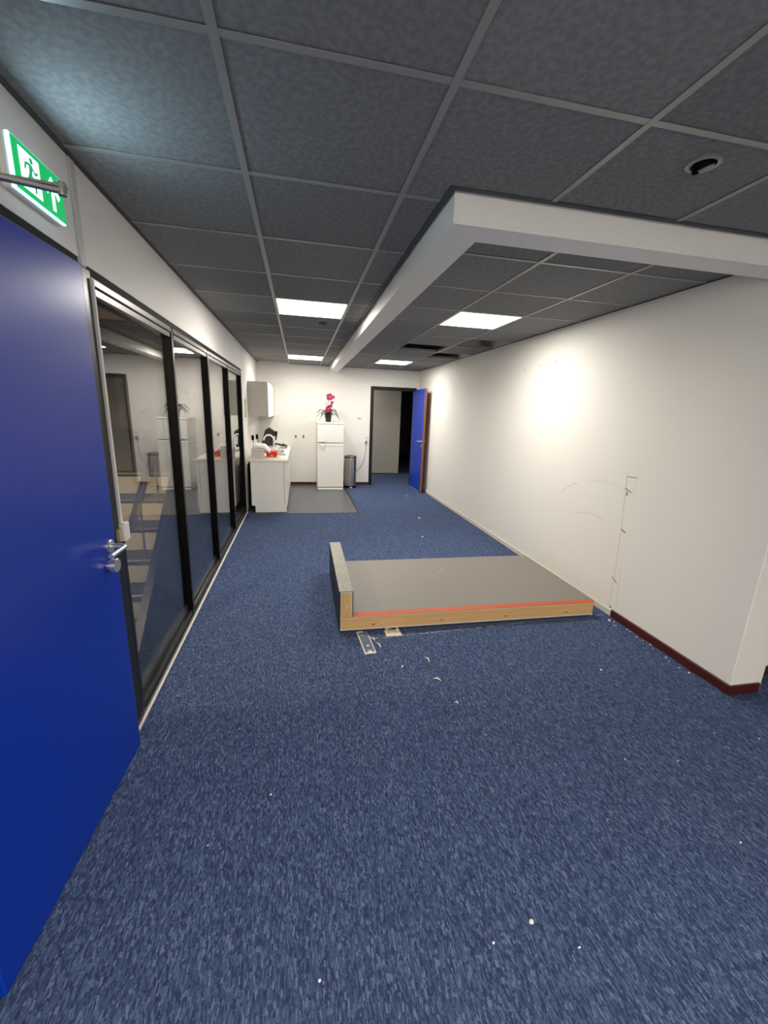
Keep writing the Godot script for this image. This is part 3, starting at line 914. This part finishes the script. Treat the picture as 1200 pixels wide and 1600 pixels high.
	var where := [[-0.48, -7.3], [-0.40, -7.36], [-0.45, -7.6], [-0.36, -7.62], [-0.33, -7.2], [-0.52, -7.52]]
	for i in where.size():
		var g: Node3D
		if i == 0:
			g = thing("drinking_glass", "", "glass")
			var gs := new_st()
			lathe(gs, [Vector2(0.0, 0.004), Vector2(0.027, 0.004), Vector2(0.034, 0.1), Vector2(0.036, 0.1), Vector2(0.029, 0.0), Vector2(0.0, 0.0)], 18)
			obj("tumbler", gs, gm, g)
			first = g
		else:
			g = first.duplicate()
			g.name = numbered("drinking_glass")
			add_child(g)
		g.position = Vector3(where[i][0], ty, where[i][1])
		tag(g, "clear drinking glass among those drying behind the red tub", "glass", "glasses drying by the sink")
	# tap with a tall arched spout
	var tp := thing("kitchen_tap", "chrome kitchen tap with tall arched spout and black lever", "tap", Vector3(-0.47, ty + 0.001, -7.95))
	var col := new_st()
	lathe(col, [Vector2(0, 0), Vector2(0.03, 0), Vector2(0.03, 0.02), Vector2(0.02, 0.03), Vector2(0.018, 0.16), Vector2(0, 0.165)], 18)
	obj("column", col, M.chrome, tp)
	var arc := [Vector3(0, 0.15, 0)]
	for i in 13:
		var a := PI * i / 12.0
		arc.append(Vector3(-0.09 + 0.09 * cos(a), 0.16 + 0.1 * sin(a), 0.03 * i / 12.0))
	var sp := new_st()
	tube(sp, arc, 0.013, 12)
	obj("spout", sp, M.white, tp)
	var sw := new_st()
	tube(sw, [Vector3(0.0, 0.09, 0), Vector3(0.06, 0.10, 0.0), Vector3(0.2, 0.07, 0.02)], 0.013, 12)
	obj("swivel_arm", sw, M.black, tp)
	var lv := new_st()
	tube(lv, [Vector3(0.03, 0.17, 0), Vector3(0.045, 0.24, 0), Vector3(0.05, 0.33, 0)], [0.012, 0.014, 0.018], 10)
	obj("lever", lv, M.black, tp)
	# coffee machine in the corner
	var cm := thing("coffee_machine", "black coffee machine with sloping top in the corner by the end wall", "coffee machine", Vector3(-0.6, ty, -8.4))
	cm.scale = Vector3(0.86, 0.86, 0.86)
	var cms := new_st()
	prism(cms, PackedVector2Array([Vector2(-0.13, 0), Vector2(0.15, 0), Vector2(0.15, 0.05), Vector2(0.11, 0.06), Vector2(0.10, 0.24), Vector2(0.19, 0.27), Vector2(0.17, 0.34), Vector2(0.02, 0.44), Vector2(-0.06, 0.38), Vector2(-0.13, 0.14)]), -0.12, 0.12)
	obj("body", cms, mat(rgb(24, 20, 20), 0.35), cm)
	obj("drip_tray", box(Vector3(-0.02, 0.05, -0.1), Vector3(0.14, 0.058, 0.1), 0.003), M.steel, cm)
	obj("nozzle", box(Vector3(0.12, 0.225, -0.02), Vector3(0.15, 0.255, 0.02), 0.004), M.chrome, cm)
	# dark dish and lid near the far end
	var pn := thing("small_pan", "small dark lidded pan at the far end of the worktop", "pan", Vector3(-0.31, ty, -8.15))
	var ps := new_st()
	lathe(ps, [Vector2(0, 0), Vector2(0.06, 0), Vector2(0.072, 0.01), Vector2(0.075, 0.06), Vector2(0.07, 0.06), Vector2(0.0, 0.058)], 20)
	obj("pan", ps, M.steel, pn)
	var pl := new_st()
	lathe(pl, [Vector2(0.078, 0.06), Vector2(0.078, 0.066), Vector2(0.04, 0.078), Vector2(0.012, 0.08), Vector2(0.01, 0.09), Vector2(0.014, 0.1), Vector2(0, 0.104)], 20)
	obj("lid", pl, mat(rgb(40, 36, 34), 0.3), pn)
	var kp := thing("steel_tray", "flat steel tray beside the sink edge", "tray", Vector3(-0.31, ty, -7.05))
	obj("tray", box(Vector3(-0.08, 0, -0.12), Vector3(0.08, 0.008, 0.12), 0.003), M.steel, kp)

func cloth_mesh() -> MeshInstance3D:
	var f := FastNoiseLite.new()
	f.seed = 5
	f.frequency = 4.0
	var n := 16
	var st := new_st()
	st.set_smooth_group(1)
	var P := func(i: int, j: int) -> Vector3:
		var u := -0.11 + 0.25 * i / n
		var v := -0.12 + 0.2 * j / n
		var y := 0.045 + 0.03 * f.get_noise_2d(u, v)
		if u > 0.06:
			y -= (u - 0.06) * 1.1
		if v > 0.05:
			y -= (v - 0.05) * 0.9
		return Vector3(u, y, v)
	for i in n:
		for j in n:
			quad(st, P.call(i, j), P.call(i + 1, j), P.call(i + 1, j + 1), P.call(i, j + 1), Vector3.UP)
			var d := Vector3(0, -0.012, 0)
			quad(st, P.call(i, j) + d, P.call(i + 1, j) + d, P.call(i + 1, j + 1) + d, P.call(i, j + 1) + d, Vector3.DOWN)
	for i in n:
		var d := Vector3(0, -0.012, 0)
		quad(st, P.call(i, n), P.call(i + 1, n), P.call(i + 1, n) + d, P.call(i, n) + d, Vector3.BACK)
		quad(st, P.call(n, i), P.call(n, i + 1), P.call(n, i + 1) + d, P.call(n, i) + d, Vector3.RIGHT)
		quad(st, P.call(i, 0), P.call(i + 1, 0), P.call(i + 1, 0) + d, P.call(i, 0) + d, Vector3.FORWARD)
		quad(st, P.call(0, i), P.call(0, i + 1), P.call(0, i + 1) + d, P.call(0, i) + d, Vector3.LEFT)
	st.generate_normals()
	var o := MeshInstance3D.new()
	o.name = "fabric"
	o.mesh = st.commit()
	o.material_override = mat(rgb(236, 233, 226), 0.9)
	return o

# ---------------------------------------------------------------- fridge, plant, bin
func build_fridge() -> void:
	var f := thing("fridge", "white fridge with a freezer on top against the end wall", "fridge", Vector3(0.333, 0, -8.12))
	obj("body", box(Vector3(0.004, 0.05, -0.6), Vector3(0.508, 1.292, -0.05), 0.006), M.white, f)
	obj("lid", box(Vector3(-0.006, 1.292, -0.6), Vector3(0.518, 1.326, 0.004), 0.006), M.white, f)
	obj("gap", box(Vector3(0.01, 0.06, -0.05), Vector3(0.502, 1.288, -0.042)), M.trim_dark, f)
	var u := obj("freezer_door", box(Vector3(0.0, 0.936, -0.042), Vector3(0.512, 1.29, 0.0), 0.008), M.white, f)
	var l := obj("fridge_door", box(Vector3(0.0, 0.062, -0.042), Vector3(0.512, 0.924, 0.0), 0.008), M.white, f)
	obj("handle", box(Vector3(0.035, 0.952, 0.0), Vector3(0.165, 0.962, 0.012), 0.003), mat(rgb(182, 178, 170), 0.4), u)
	var h := new_st()
	var path := []
	for i in 9:
		var t := i / 8.0
		path.append(Vector3(0.035 + 0.13 * t, 0.905 - 0.035 * sin(PI * t), 0.004 + 0.018 * sin(PI * t)))
	tube(h, path, 0.007, 8)
	obj("handle", h, mat(rgb(196, 192, 184), 0.4), l)
	obj("trim_line", box(Vector3(0.17, 0.868, 0.0), Vector3(0.505, 0.874, 0.002), 0.0005), mat(rgb(196, 192, 184), 0.4), l)
	obj("plinth", box(Vector3(0.006, 0.008, -0.58), Vector3(0.506, 0.045, 0.012), 0.005), M.white, f)
	for x in [0.04, 0.47]:
		var ft := new_st()
		lathe(ft, [Vector2(0, 0), Vector2(0.018, 0), Vector2(0.018, 0.01), Vector2(0, 0.01)], 12, Transform3D(Basis(), Vector3(x, 0, -0.03)))
		obj("foot", ft, M.black, f)

func petal(st: SurfaceTool, at: Vector3, dir: Vector3, nrm: Vector3, L: float, W: float) -> void:
	var side := dir.cross(nrm).normalized()
	var rows := 5
	st.set_smooth_group(1)
	var prev := []
	for i in rows + 1:
		var t := i / float(rows)
		var w := W * sin(PI * clampf(0.08 + t * 0.9, 0, 1))
		var c := at + dir * L * t + nrm * (0.18 * L * sin(t * 2.4))
		var row := [c - side * w + nrm * 0.06 * L, c, c + side * w + nrm * 0.06 * L]
		if i > 0:
			for k in 2:
				quad(st, prev[k], prev[k + 1], row[k + 1], row[k], nrm)
				var e := -nrm * 0.0012
				quad(st, prev[k] + e, prev[k + 1] + e, row[k + 1] + e, row[k] + e, -nrm)
		prev = row

func build_orchid() -> void:
	var o := thing("potted_orchid", "magenta orchid in a dark pot on top of the fridge", "orchid", Vector3(0.555, 1.326, -8.36))
	var pot := new_st()
	lathe(pot, [Vector2(0, 0), Vector2(0.05, 0), Vector2(0.066, 0.135), Vector2(0.07, 0.137), Vector2(0.07, 0.15), Vector2(0.062, 0.15), Vector2(0.06, 0.13), Vector2(0, 0.128)], 24)
	obj("pot", pot, mat(rgb(26, 28, 20), 0.4), o)
	var soil := new_st()
	lathe(soil, [Vector2(0.061, 0.13), Vector2(0.03, 0.14), Vector2(0, 0.138)], 16)
	obj("soil", soil, mat(rgb(60, 46, 34), 0.9), o)
	var leaf_m := mat(rgb(28, 36, 22), 0.5)
	for k in 22:
		var a := TAU * k / 22.0 + rng.randf_range(-0.15, 0.15)
		var L := rng.randf_range(0.17, 0.27)
		var rise := rng.randf_range(0.02, 0.15)
		var drop := rng.randf_range(0.02, 0.16)
		var d := Vector3(cos(a), 0, sin(a) * 0.75)
		var side := Vector3(-sin(a), 0, cos(a))
		var st := new_st()
		st.set_smooth_group(1)
		var prev := []
		for i in 8:
			var t := i / 7.0
			var c := Vector3(0, 0.14, 0) + d * (0.015 + L * t) + Vector3(0, rise * sin(t * 2.2) - drop * t * t, 0)
			var w := 0.021 * sin(PI * clampf(0.15 + 0.83 * t, 0, 1)) + 0.001
			var row := [c - side * w + Vector3(0, 0.004, 0), c, c + side * w + Vector3(0, 0.004, 0)]
			if i > 0:
				for q in 2:
					quad(st, prev[q], prev[q + 1], row[q + 1], row[q], Vector3.UP)
					var e := Vector3(0, -0.0018, 0)
					quad(st, prev[q] + e, prev[q + 1] + e, row[q + 1] + e, row[q] + e, Vector3.DOWN)
			prev = row
		obj("leaf", st, leaf_m, o)
	var stems := [
		[Vector3(0.0, 0.13, 0), Vector3(-0.015, 0.26, 0.01), Vector3(0.0, 0.38, 0.01), Vector3(0.05, 0.47, 0.02), Vector3(0.10, 0.49, 0.03)],
		[Vector3(0.01, 0.13, 0), Vector3(0.03, 0.22, 0.02), Vector3(0.06, 0.31, 0.02), Vector3(0.085, 0.38, 0.02)],
		[Vector3(-0.01, 0.13, 0), Vector3(-0.03, 0.25, 0.0), Vector3(-0.045, 0.36, 0.0), Vector3(-0.055, 0.40, 0.0)]]
	for s in stems:
		var st := new_st()
		tube(st, s, 0.004, 7)
		obj("stem", st, mat(rgb(70, 66, 40), 0.6), o)
	var pm := mat(rgb(146, 12, 76), 0.55)
	var pm2 := mat(rgb(196, 52, 118), 0.55)
	var spots := [Vector3(-0.01, 0.49, 0.03), Vector3(0.04, 0.515, 0.02), Vector3(0.09, 0.48, 0.04), Vector3(0.05, 0.45, 0.05), Vector3(0.0, 0.44, 0.03),
		Vector3(0.07, 0.37, 0.03), Vector3(0.05, 0.31, 0.04), Vector3(0.0, 0.29, 0.05), Vector3(-0.03, 0.25, 0.04), Vector3(0.03, 0.24, 0.05), Vector3(0.0, 0.205, 0.05), Vector3(-0.04, 0.21, 0.04)]
	for sp in spots:
		var st := new_st()
		var nrm := Vector3(rng.randf_range(-0.5, 0.5), rng.randf_range(-0.3, 0.3), 1).normalized()
		var ax := nrm.cross(Vector3.UP).normalized()
		var ay := ax.cross(nrm).normalized()
		var ph := rng.randf() * 0.6
		for k in 5:
			var a := TAU * k / 5.0 + ph
			petal(st, sp, (ax * cos(a) + ay * sin(a)), nrm, rng.randf_range(0.034, 0.044), rng.randf_range(0.013, 0.02))
		var fl := obj("flower", st, pm, o)
		var lp := new_st()
		tube(lp, [sp, sp + nrm * 0.012 - ay * 0.004, sp + nrm * 0.02 - ay * 0.014], [0.008, 0.01, 0.004], 8)
		obj("lip", lp, pm2, fl)

func build_bin() -> void:
	var b := thing("pedal_bin", "tall steel pedal bin standing beside the fridge", "bin", Vector3(1.02, 0, -8.47))
	var st := new_st()
	lathe(st, [Vector2(0.122, 0.035), Vector2(0.124, 0.05), Vector2(0.124, 0.6), Vector2(0.122, 0.612)], 40)
	obj("body", st, M.steel, b)
	var bs := new_st()
	lathe(bs, [Vector2(0, 0), Vector2(0.12, 0), Vector2(0.128, 0.008), Vector2(0.128, 0.034), Vector2(0.12, 0.038), Vector2(0, 0.038)], 36)
	obj("base", bs, M.black, b)
	var ld := new_st()
	lathe(ld, [Vector2(0.12, 0.612), Vector2(0.129, 0.616), Vector2(0.129, 0.64), Vector2(0.122, 0.652), Vector2(0.08, 0.664), Vector2(0, 0.668)], 36)
	obj("lid", ld, mat(rgb(96, 94, 92), 0.35, 0.7), b)
	var pd := box(Vector3(-0.03, 0.008, 0.12), Vector3(0.03, 0.02, 0.165), 0.004)
	obj("pedal", pd, M.steel, b)

# ---------------------------------------------------------------- fittings on walls
func socket(z: float, y: float, x: float, label: String, face: Vector3, dark: bool) -> Node3D:
	var t := thing("wall_socket", label, "socket", Vector3(x, y, z), 0.0 if face.z > 0.5 else PI / 2)
	obj("plate", box(Vector3(-0.04, -0.04, 0.0), Vector3(0.04, 0.04, 0.01), 0.004), M.white_matte if not dark else M.pale, t)
	var st := new_st()
	lathe(st, [Vector2(0.021, 0.0105), Vector2(0.021, 0.012), Vector2(0.018, 0.0118), Vector2(0.0, 0.0108)], 18, Transform3D(Basis(Vector3(1, 0, 0), PI / 2), Vector3(0, 0, 0)))
	obj("well", st, M.pale, t)
	return t

func build_wall_fittings() -> void:
	# pair of capped outlets between kitchen unit and fridge
	for i in 2:
		var p := thing("cable_outlet", ["small dark cable outlet on the end wall, nearer the wall cabinet", "small dark cable outlet on the end wall, nearer the fridge"][i], "outlet", Vector3([-0.08, 0.075][i], 1.005, ZB), 0.0, "cable outlets on the end wall")
		obj("plate", box(Vector3(-0.022, -0.034, 0), Vector3(0.022, 0.034, 0.006), 0.002), M.pale, p)
		obj("insert", box(Vector3(-0.013, -0.025, 0.006), Vector3(0.013, 0.025, 0.011), 0.002), mat(rgb(70, 64, 56), 0.6), p)
	var s := thing("double_socket", "white double wall socket with a plug beside the end door", "socket", Vector3(1.385, 0.97, ZB))
	obj("plate", box(Vector3(-0.04, -0.075, 0), Vector3(0.04, 0.075, 0.01), 0.003), M.white_matte, s)
	obj("insert", box(Vector3(-0.028, 0.008, 0.01), Vector3(0.028, 0.062, 0.014), 0.002), M.pale, s)
	obj("insert", box(Vector3(-0.028, -0.062, 0.01), Vector3(0.028, -0.008, 0.014), 0.002), M.pale, s)
	var c := thing("power_cord", "thin grey power cord hanging from the socket to behind the bin", "cord", Vector3(1.385, 0.93, ZB))
	obj("plug", box(Vector3(-0.018, -0.035, 0.0155), Vector3(0.018, 0.018, 0.05), 0.006), mat(rgb(130, 126, 120), 0.5), c)
	var st := new_st()
	var path := []
	for i in 15:
		var t := i / 14.0
		path.append(Vector3(-0.02 * t - 0.27 * t * t * t - 0.02 * t, -0.03 - 0.86 * t + 0.18 * t * t, 0.035 - 0.02 * t))
	tube(st, path, 0.004, 6)
	obj("cable", st, mat(rgb(112, 108, 104), 0.6), c)
	var th := thing("thermostat", "small square white thermostat on the end wall above the socket", "thermostat", Vector3(1.235, 1.44, ZB))
	obj("case", box(Vector3(-0.035, -0.035, 0), Vector3(0.035, 0.035, 0.022), 0.005), M.white_matte, th)
	obj("dial", box(Vector3(-0.02, -0.026, 0.022), Vector3(0.022, -0.014, 0.026), 0.002), M.pale, th)
	# plugs above the worktop
	for i in 2:
		var w := thing("wall_plug", ["black plug with a hanging cable above the carton", "black plug in the wall beside the coffee machine"][i], "plug", Vector3(XL, [1.06, 1.03][i], [-7.25, -7.95][i]), 0.0, "plugs above the worktop")
		obj("socket_plate", box(Vector3(0, -0.04, -0.04), Vector3(0.01, 0.04, 0.04), 0.003), M.white_matte, w)
		obj("plug", box(Vector3(0.01, -0.04, -0.02), Vector3(0.05, 0.045, 0.02), 0.008), M.black, w)
		if i == 0:
			var cb := new_st()
			tube(cb, [Vector3(0.03, -0.03, 0), Vector3(0.045, -0.1, 0.01), Vector3(0.04, -0.19, 0.02), Vector3(0.02, -0.248, 0.03)], 0.005, 6)
			obj("cable", cb, M.black, w)
	var nt := thing("notice", "narrow green notice with grey ends on the wall past the glazing", "notice", Vector3(XL, 1.41, -6.66))
	obj("board", box(Vector3(0, 0.0, -0.06), Vector3(0.006, 0.26, 0.06), 0.001), mat(rgb(168, 182, 108), 0.6), nt)
	obj("band", box(Vector3(0.002, 0.225, -0.06), Vector3(0.0075, 0.26, 0.06), 0.001), mat(rgb(150, 150, 134), 0.6), nt)
	obj("band", box(Vector3(0.002, 0.0, -0.06), Vector3(0.0075, 0.035, 0.06), 0.001), mat(rgb(150, 150, 134), 0.6), nt)
	exit_sign()

func exit_sign() -> void:
	var s := thing("exit_sign", "lit green exit sign with running figure and arrow above the blue door", "exit sign", Vector3(XL, 2.205, -1.637))
	# sign face looks along +x; its own x runs away from the viewpoint
	var xf := Transform3D(Basis(Vector3(0, 0, -1), Vector3(0, 1, 0), Vector3(1, 0, 0)), Vector3.ZERO)
	obj("housing", box(Vector3(0, -0.07, -0.132), Vector3(0.022, 0.07, 0.132), 0.004), M.white, s)
	obj("light_edge", box(Vector3(0.022, -0.068, -0.130), Vector3(0.034, 0.068, 0.130), 0.002), glow(Color(0.74, 0.92, 1.0), 1.2), s)
	var face := obj("green_face", box(Vector3(0.034, -0.064, -0.127), Vector3(0.0365, 0.064, 0.127), 0.0008), glow(Color(0.0, 0.62, 0.33), 0.9), s)
	var white := glow(Color(0.85, 1.0, 0.97), 1.7)
	var green := glow(Color(0.12, 0.55, 0.36), 0.9)
	var st := new_st()
	prism(st, PackedVector2Array([Vector2(-0.1, -0.05), Vector2(-0.005, -0.05), Vector2(-0.005, 0.05), Vector2(-0.1, 0.05)]), 0.0365, 0.0375, xf)
	obj("doorway", st, white, face)
	# upward arrow
	var ar := new_st()
	prism(ar, PackedVector2Array([Vector2(0.052, -0.05), Vector2(0.068, -0.05), Vector2(0.068, 0.012), Vector2(0.09, -0.012), Vector2(0.1, 0.0), Vector2(0.06, 0.045), Vector2(0.02, 0.0), Vector2(0.03, -0.012), Vector2(0.052, 0.012)]), 0.0365, 0.0375, xf)
	obj("arrow", ar, white, face)
	# running figure
	var man := new_st()
	var circle := PackedVector2Array()
	for k in 14:
		circle.append(Vector2(-0.045 + 0.0085 * cos(TAU * k / 14), 0.036 + 0.0085 * sin(TAU * k / 14)))
	prism(man, circle, 0.0375, 0.0382, xf)
	for limb in [[Vector2(-0.05, 0.024), Vector2(-0.056, -0.006), 0.008], [Vector2(-0.056, -0.004), Vector2(-0.036, -0.016), 0.006], [Vector2(-0.036, -0.016), Vector2(-0.038, -0.042), 0.005], [Vector2(-0.057, -0.005), Vector2(-0.07, -0.024), 0.006], [Vector2(-0.07, -0.024), Vector2(-0.09, -0.028), 0.005], [Vector2(-0.05, 0.023), Vector2(-0.032, 0.008), 0.004], [Vector2(-0.032, 0.008), Vector2(-0.02, 0.014), 0.004], [Vector2(-0.053, 0.023), Vector2(-0.074, 0.02), 0.004], [Vector2(-0.074, 0.02), Vector2(-0.08, 0.004), 0.004]]:
		var a: Vector2 = limb[0]
		var b: Vector2 = limb[1]
		var w: float = limb[2]
		var n := (b - a).orthogonal().normalized() * w
		var u := (b - a).normalized() * w * 0.6
		prism(man, PackedVector2Array([a - n - u * 0.4, a + n - u * 0.4, b + n * 0.8 + u, b - n * 0.8 + u]), 0.0375, 0.0382, xf)
	obj("figure", man, green, face)
	area("sign_light", Vector3(0.045, 0, 0), Vector2(0.25, 0.13), Vector3(0, PI / 2, 0) + Vector3(0, PI, 0), Color(0.78, 0.93, 1.0), 0.2, s)

func build_ceiling_fittings() -> void:
	var d := thing("recessed_spot", "unlit recessed swivel spotlight in a ceiling tile in front of the beam", "spotlight", Vector3(1.335, H, -1.375))
	var st := new_st()
	lathe(st, [Vector2(0.05, 0.004), Vector2(0.052, -0.004), Vector2(0.045, -0.008), Vector2(0.038, -0.006), Vector2(0.036, 0.002)], 28)
	obj("ring", st, M.satin, d)
	var cup := new_st()
	lathe(cup, [Vector2(0.034, -0.012), Vector2(0.036, -0.008), Vector2(0.03, 0.02), Vector2(0.0, 0.026)], 24, Transform3D(Basis(Vector3(0, 0, 1), 0.35), Vector3(0.004, -0.004, 0)))
	obj("swivel_cup", cup, M.black, d)
	var lamp := new_st()
	lathe(lamp, [Vector2(0.0, -0.016), Vector2(0.02, -0.014), Vector2(0.024, -0.006), Vector2(0.02, 0.012)], 20, Transform3D(Basis(Vector3(0, 0, 1), 0.35), Vector3(0.011, -0.002, 0)))
	obj("lamp_face", lamp, M.satin, d)
	var k := thing("smoke_detector", "small flat detector in the ceiling tile behind the first light panel", "detector", Vector3(0.247, H, -4.52))
	var ds := new_st()
	lathe(ds, [Vector2(0.045, 0.004), Vector2(0.045, -0.006), Vector2(0.036, -0.014), Vector2(0, -0.015)], 24)
	obj("cover", ds, mat(rgb(74, 70, 68), 0.5), k)
	var dl := new_st()
	lathe(dl, [Vector2(0.012, -0.013), Vector2(0.01, -0.02), Vector2(0, -0.022)], 14)
	obj("sensor", dl, M.black, k)

# ---------------------------------------------------------------- left on the floor
func build_floor_bits() -> void:
	# flat fixing plate and bracket that held the counter, glue lines where it stood
	var p := thing("fixing_plate", "flat scuffed metal fixing plate with putty beside the counter section", "fixing plate", Vector3(0.385, 0.0, -2.665), deg_to_rad(4))
	obj("plate", box(Vector3(0.006, 0.0, 0.0), Vector3(0.08, 0.003, 0.285), 0.001), tri_map(mat(rgb(96, 112, 134), 0.35, 0.3), Vector3.ONE), p)
	var pt := new_st()
	for r in [[0.0, 0.0, 0.009, 0.285], [0.074, 0.06, 0.08, 0.285], [0.0, 0.272, 0.08, 0.287], [0.0, 0.0, 0.05, 0.01]]:
		bx(pt, Vector3(r[0], 0.0, r[1]), Vector3(r[2], 0.006, r[3]), 0.002)
	obj("putty_rim", pt, M.chip, p)
	for q in [[0.042, 0.19, 0.011], [0.03, 0.05, 0.007], [0.042, 0.262, 0.016]]:
		var st := new_st()
		lathe(st, [Vector2(q[2], 0.002), Vector2(q[2] * 0.7, 0.006), Vector2(0, 0.008)], 9, Transform3D(Basis(), Vector3(q[0], 0, q[1])))
		obj("putty_blob", st, mat(rgb(222, 210, 178), 0.8), p)
	var b := thing("mounting_bracket", "cream mounting bracket with two prongs on the carpet at the counter section", "bracket", Vector3(0.648, 0, -2.62), deg_to_rad(2))
	obj("plate", box(Vector3(-0.058, 0, -0.04), Vector3(0.058, 0.006, 0.042), 0.002), mat(rgb(214, 202, 172), 0.7), b)
	for x in [-0.04, 0.042]:
		obj("prong", box(Vector3(x - 0.006, 0.004, -0.055), Vector3(x + 0.006, 0.02, -0.02), 0.002), M.chip, b)
	for q in [[-0.03, 0.01], [0.02, 0.005], [0.0, 0.025]]:
		var sc := new_st()
		lathe(sc, [Vector2(0.005, 0.0055), Vector2(0.004, 0.0085), Vector2(0, 0.009)], 8, Transform3D(Basis(), Vector3(q[0], 0, q[1])))
		obj("screw", sc, M.satin, b)
	var gl := thing("glue_line", "pale glue line on the carpet where the counter stood", "glue line", Vector3.ZERO)
	var a0 := Vector3(0.47, 0, -2.565)
	var a1 := Vector3(2.47, 0, -2.675)
	for k in 22:
		var t0 := k / 22.0
		var t1 := t0 + rng.randf_range(0.6, 1.0) / 22.0
		var w := rng.randf_range(0.002, 0.005) if k != 16 else 0.012
		ribbon(gl, "streak", [a0.lerp(a1, t0), a0.lerp(a1, t1)], w, Vector3.UP, mat(rgb(176, 180, 190), 0.6))
	var film := obj("glue_film", box(Vector3(0.73, 0.0, -2.68), Vector3(2.3, 0.0012, -2.635), 0.0004), mat(rgb(66, 80, 110), 0.5), gl)
	film.rotation.y = 0.0
	# splinters
	var sl := [[0.488, -2.555, 0.55, 0.055], [0.515, -2.47, 0.25, 0.075], [0.80, -2.262, 0.2, 0.062], [0.80, -2.055, 0.95, 0.05], [0.615, -2.21, -0.3, 0.022], [0.84, -1.84, 0.8, 0.02]]
	var names := ["pale wood splinter lying against the fixing plate", "longer pale wood splinter just off the fixing plate", "curved pale wood splinter on open carpet in front of the bracket", "thin curved splinter on the open carpet, lowest of the large ones", "tiny wood sliver between fixing plate and curved splinter", "tiny sliver on the open carpet beyond the thin curved splinter"]
	for i in sl.size():
		var q: Array = sl[i]
		var t := thing("wood_splinter", names[i], "splinter", Vector3(q[0], 0.005, q[1]), q[2], "wood splinters on the carpet")
		var st := new_st()
		var L: float = q[3]
		tube(st, [Vector3(-0.004, 0, -L / 2), Vector3(0.003, 0.002, -L / 4), Vector3(0.005, 0.003, 0), Vector3(0.003, 0.001, L / 4), Vector3(-0.005, -0.001, L / 2)], [0.001, 0.004, 0.006, 0.004, 0.001], 6)
		obj("sliver", st, M.chip, t)
	# plaster crumbs
	var spots := [[0.706, -0.839, 0.009], [0.562, -0.811, 0.005], [0.817, -0.754, 0.005], [0.036, -0.819, 0.005], [-0.137, -1.434, 0.005], [1.884, -1.995, 0.007], [1.775, -5.835, 0.018], [2.003, -7.516, 0.014], [1.649, -0.929, 0.005], [1.55, -4.9, 0.012], [-0.348, -1.262, 0.003],
		[2.42, -2.57, 0.012], [2.40, -2.49, 0.007], [1.3, -1.9, 0.004], [1.5, -1.35, 0.004], [0.9, -1.6, 0.003], [1.2, -1.1, 0.003], [0.3, -1.75, 0.003], [1.75, -1.3, 0.004], [2.1, -1.42, 0.004], [2.3, -1.35, 0.004], [0.53, -2.3, 0.005]]
	for k in 13:
		spots.append([2.47 - rng.randf() * 0.05, -2.55 + 0.055 * k + rng.randf_range(-0.02, 0.02), rng.randf_range(0.003, 0.008)])
	for q in spots:
		var st := new_st()
		var r: float = q[2]
		lathe(st, [Vector2(0, 0), Vector2(r, r * 0.15), Vector2(r * 0.8, r * 0.8), Vector2(0, r * 1.1)], 6, Transform3D(Basis(Vector3(0, 1, 0), rng.randf() * 6).scaled(Vector3(1, 1, rng.randf_range(0.5, 1.0))), Vector3.ZERO), false)
		var t := thing("plaster_crumb", "small white plaster crumb scattered on the blue carpet", "crumb", Vector3(q[0], 0, q[1]), 0.0, "plaster crumbs on the carpet")
		obj("crumb", st, M.white_matte, t)
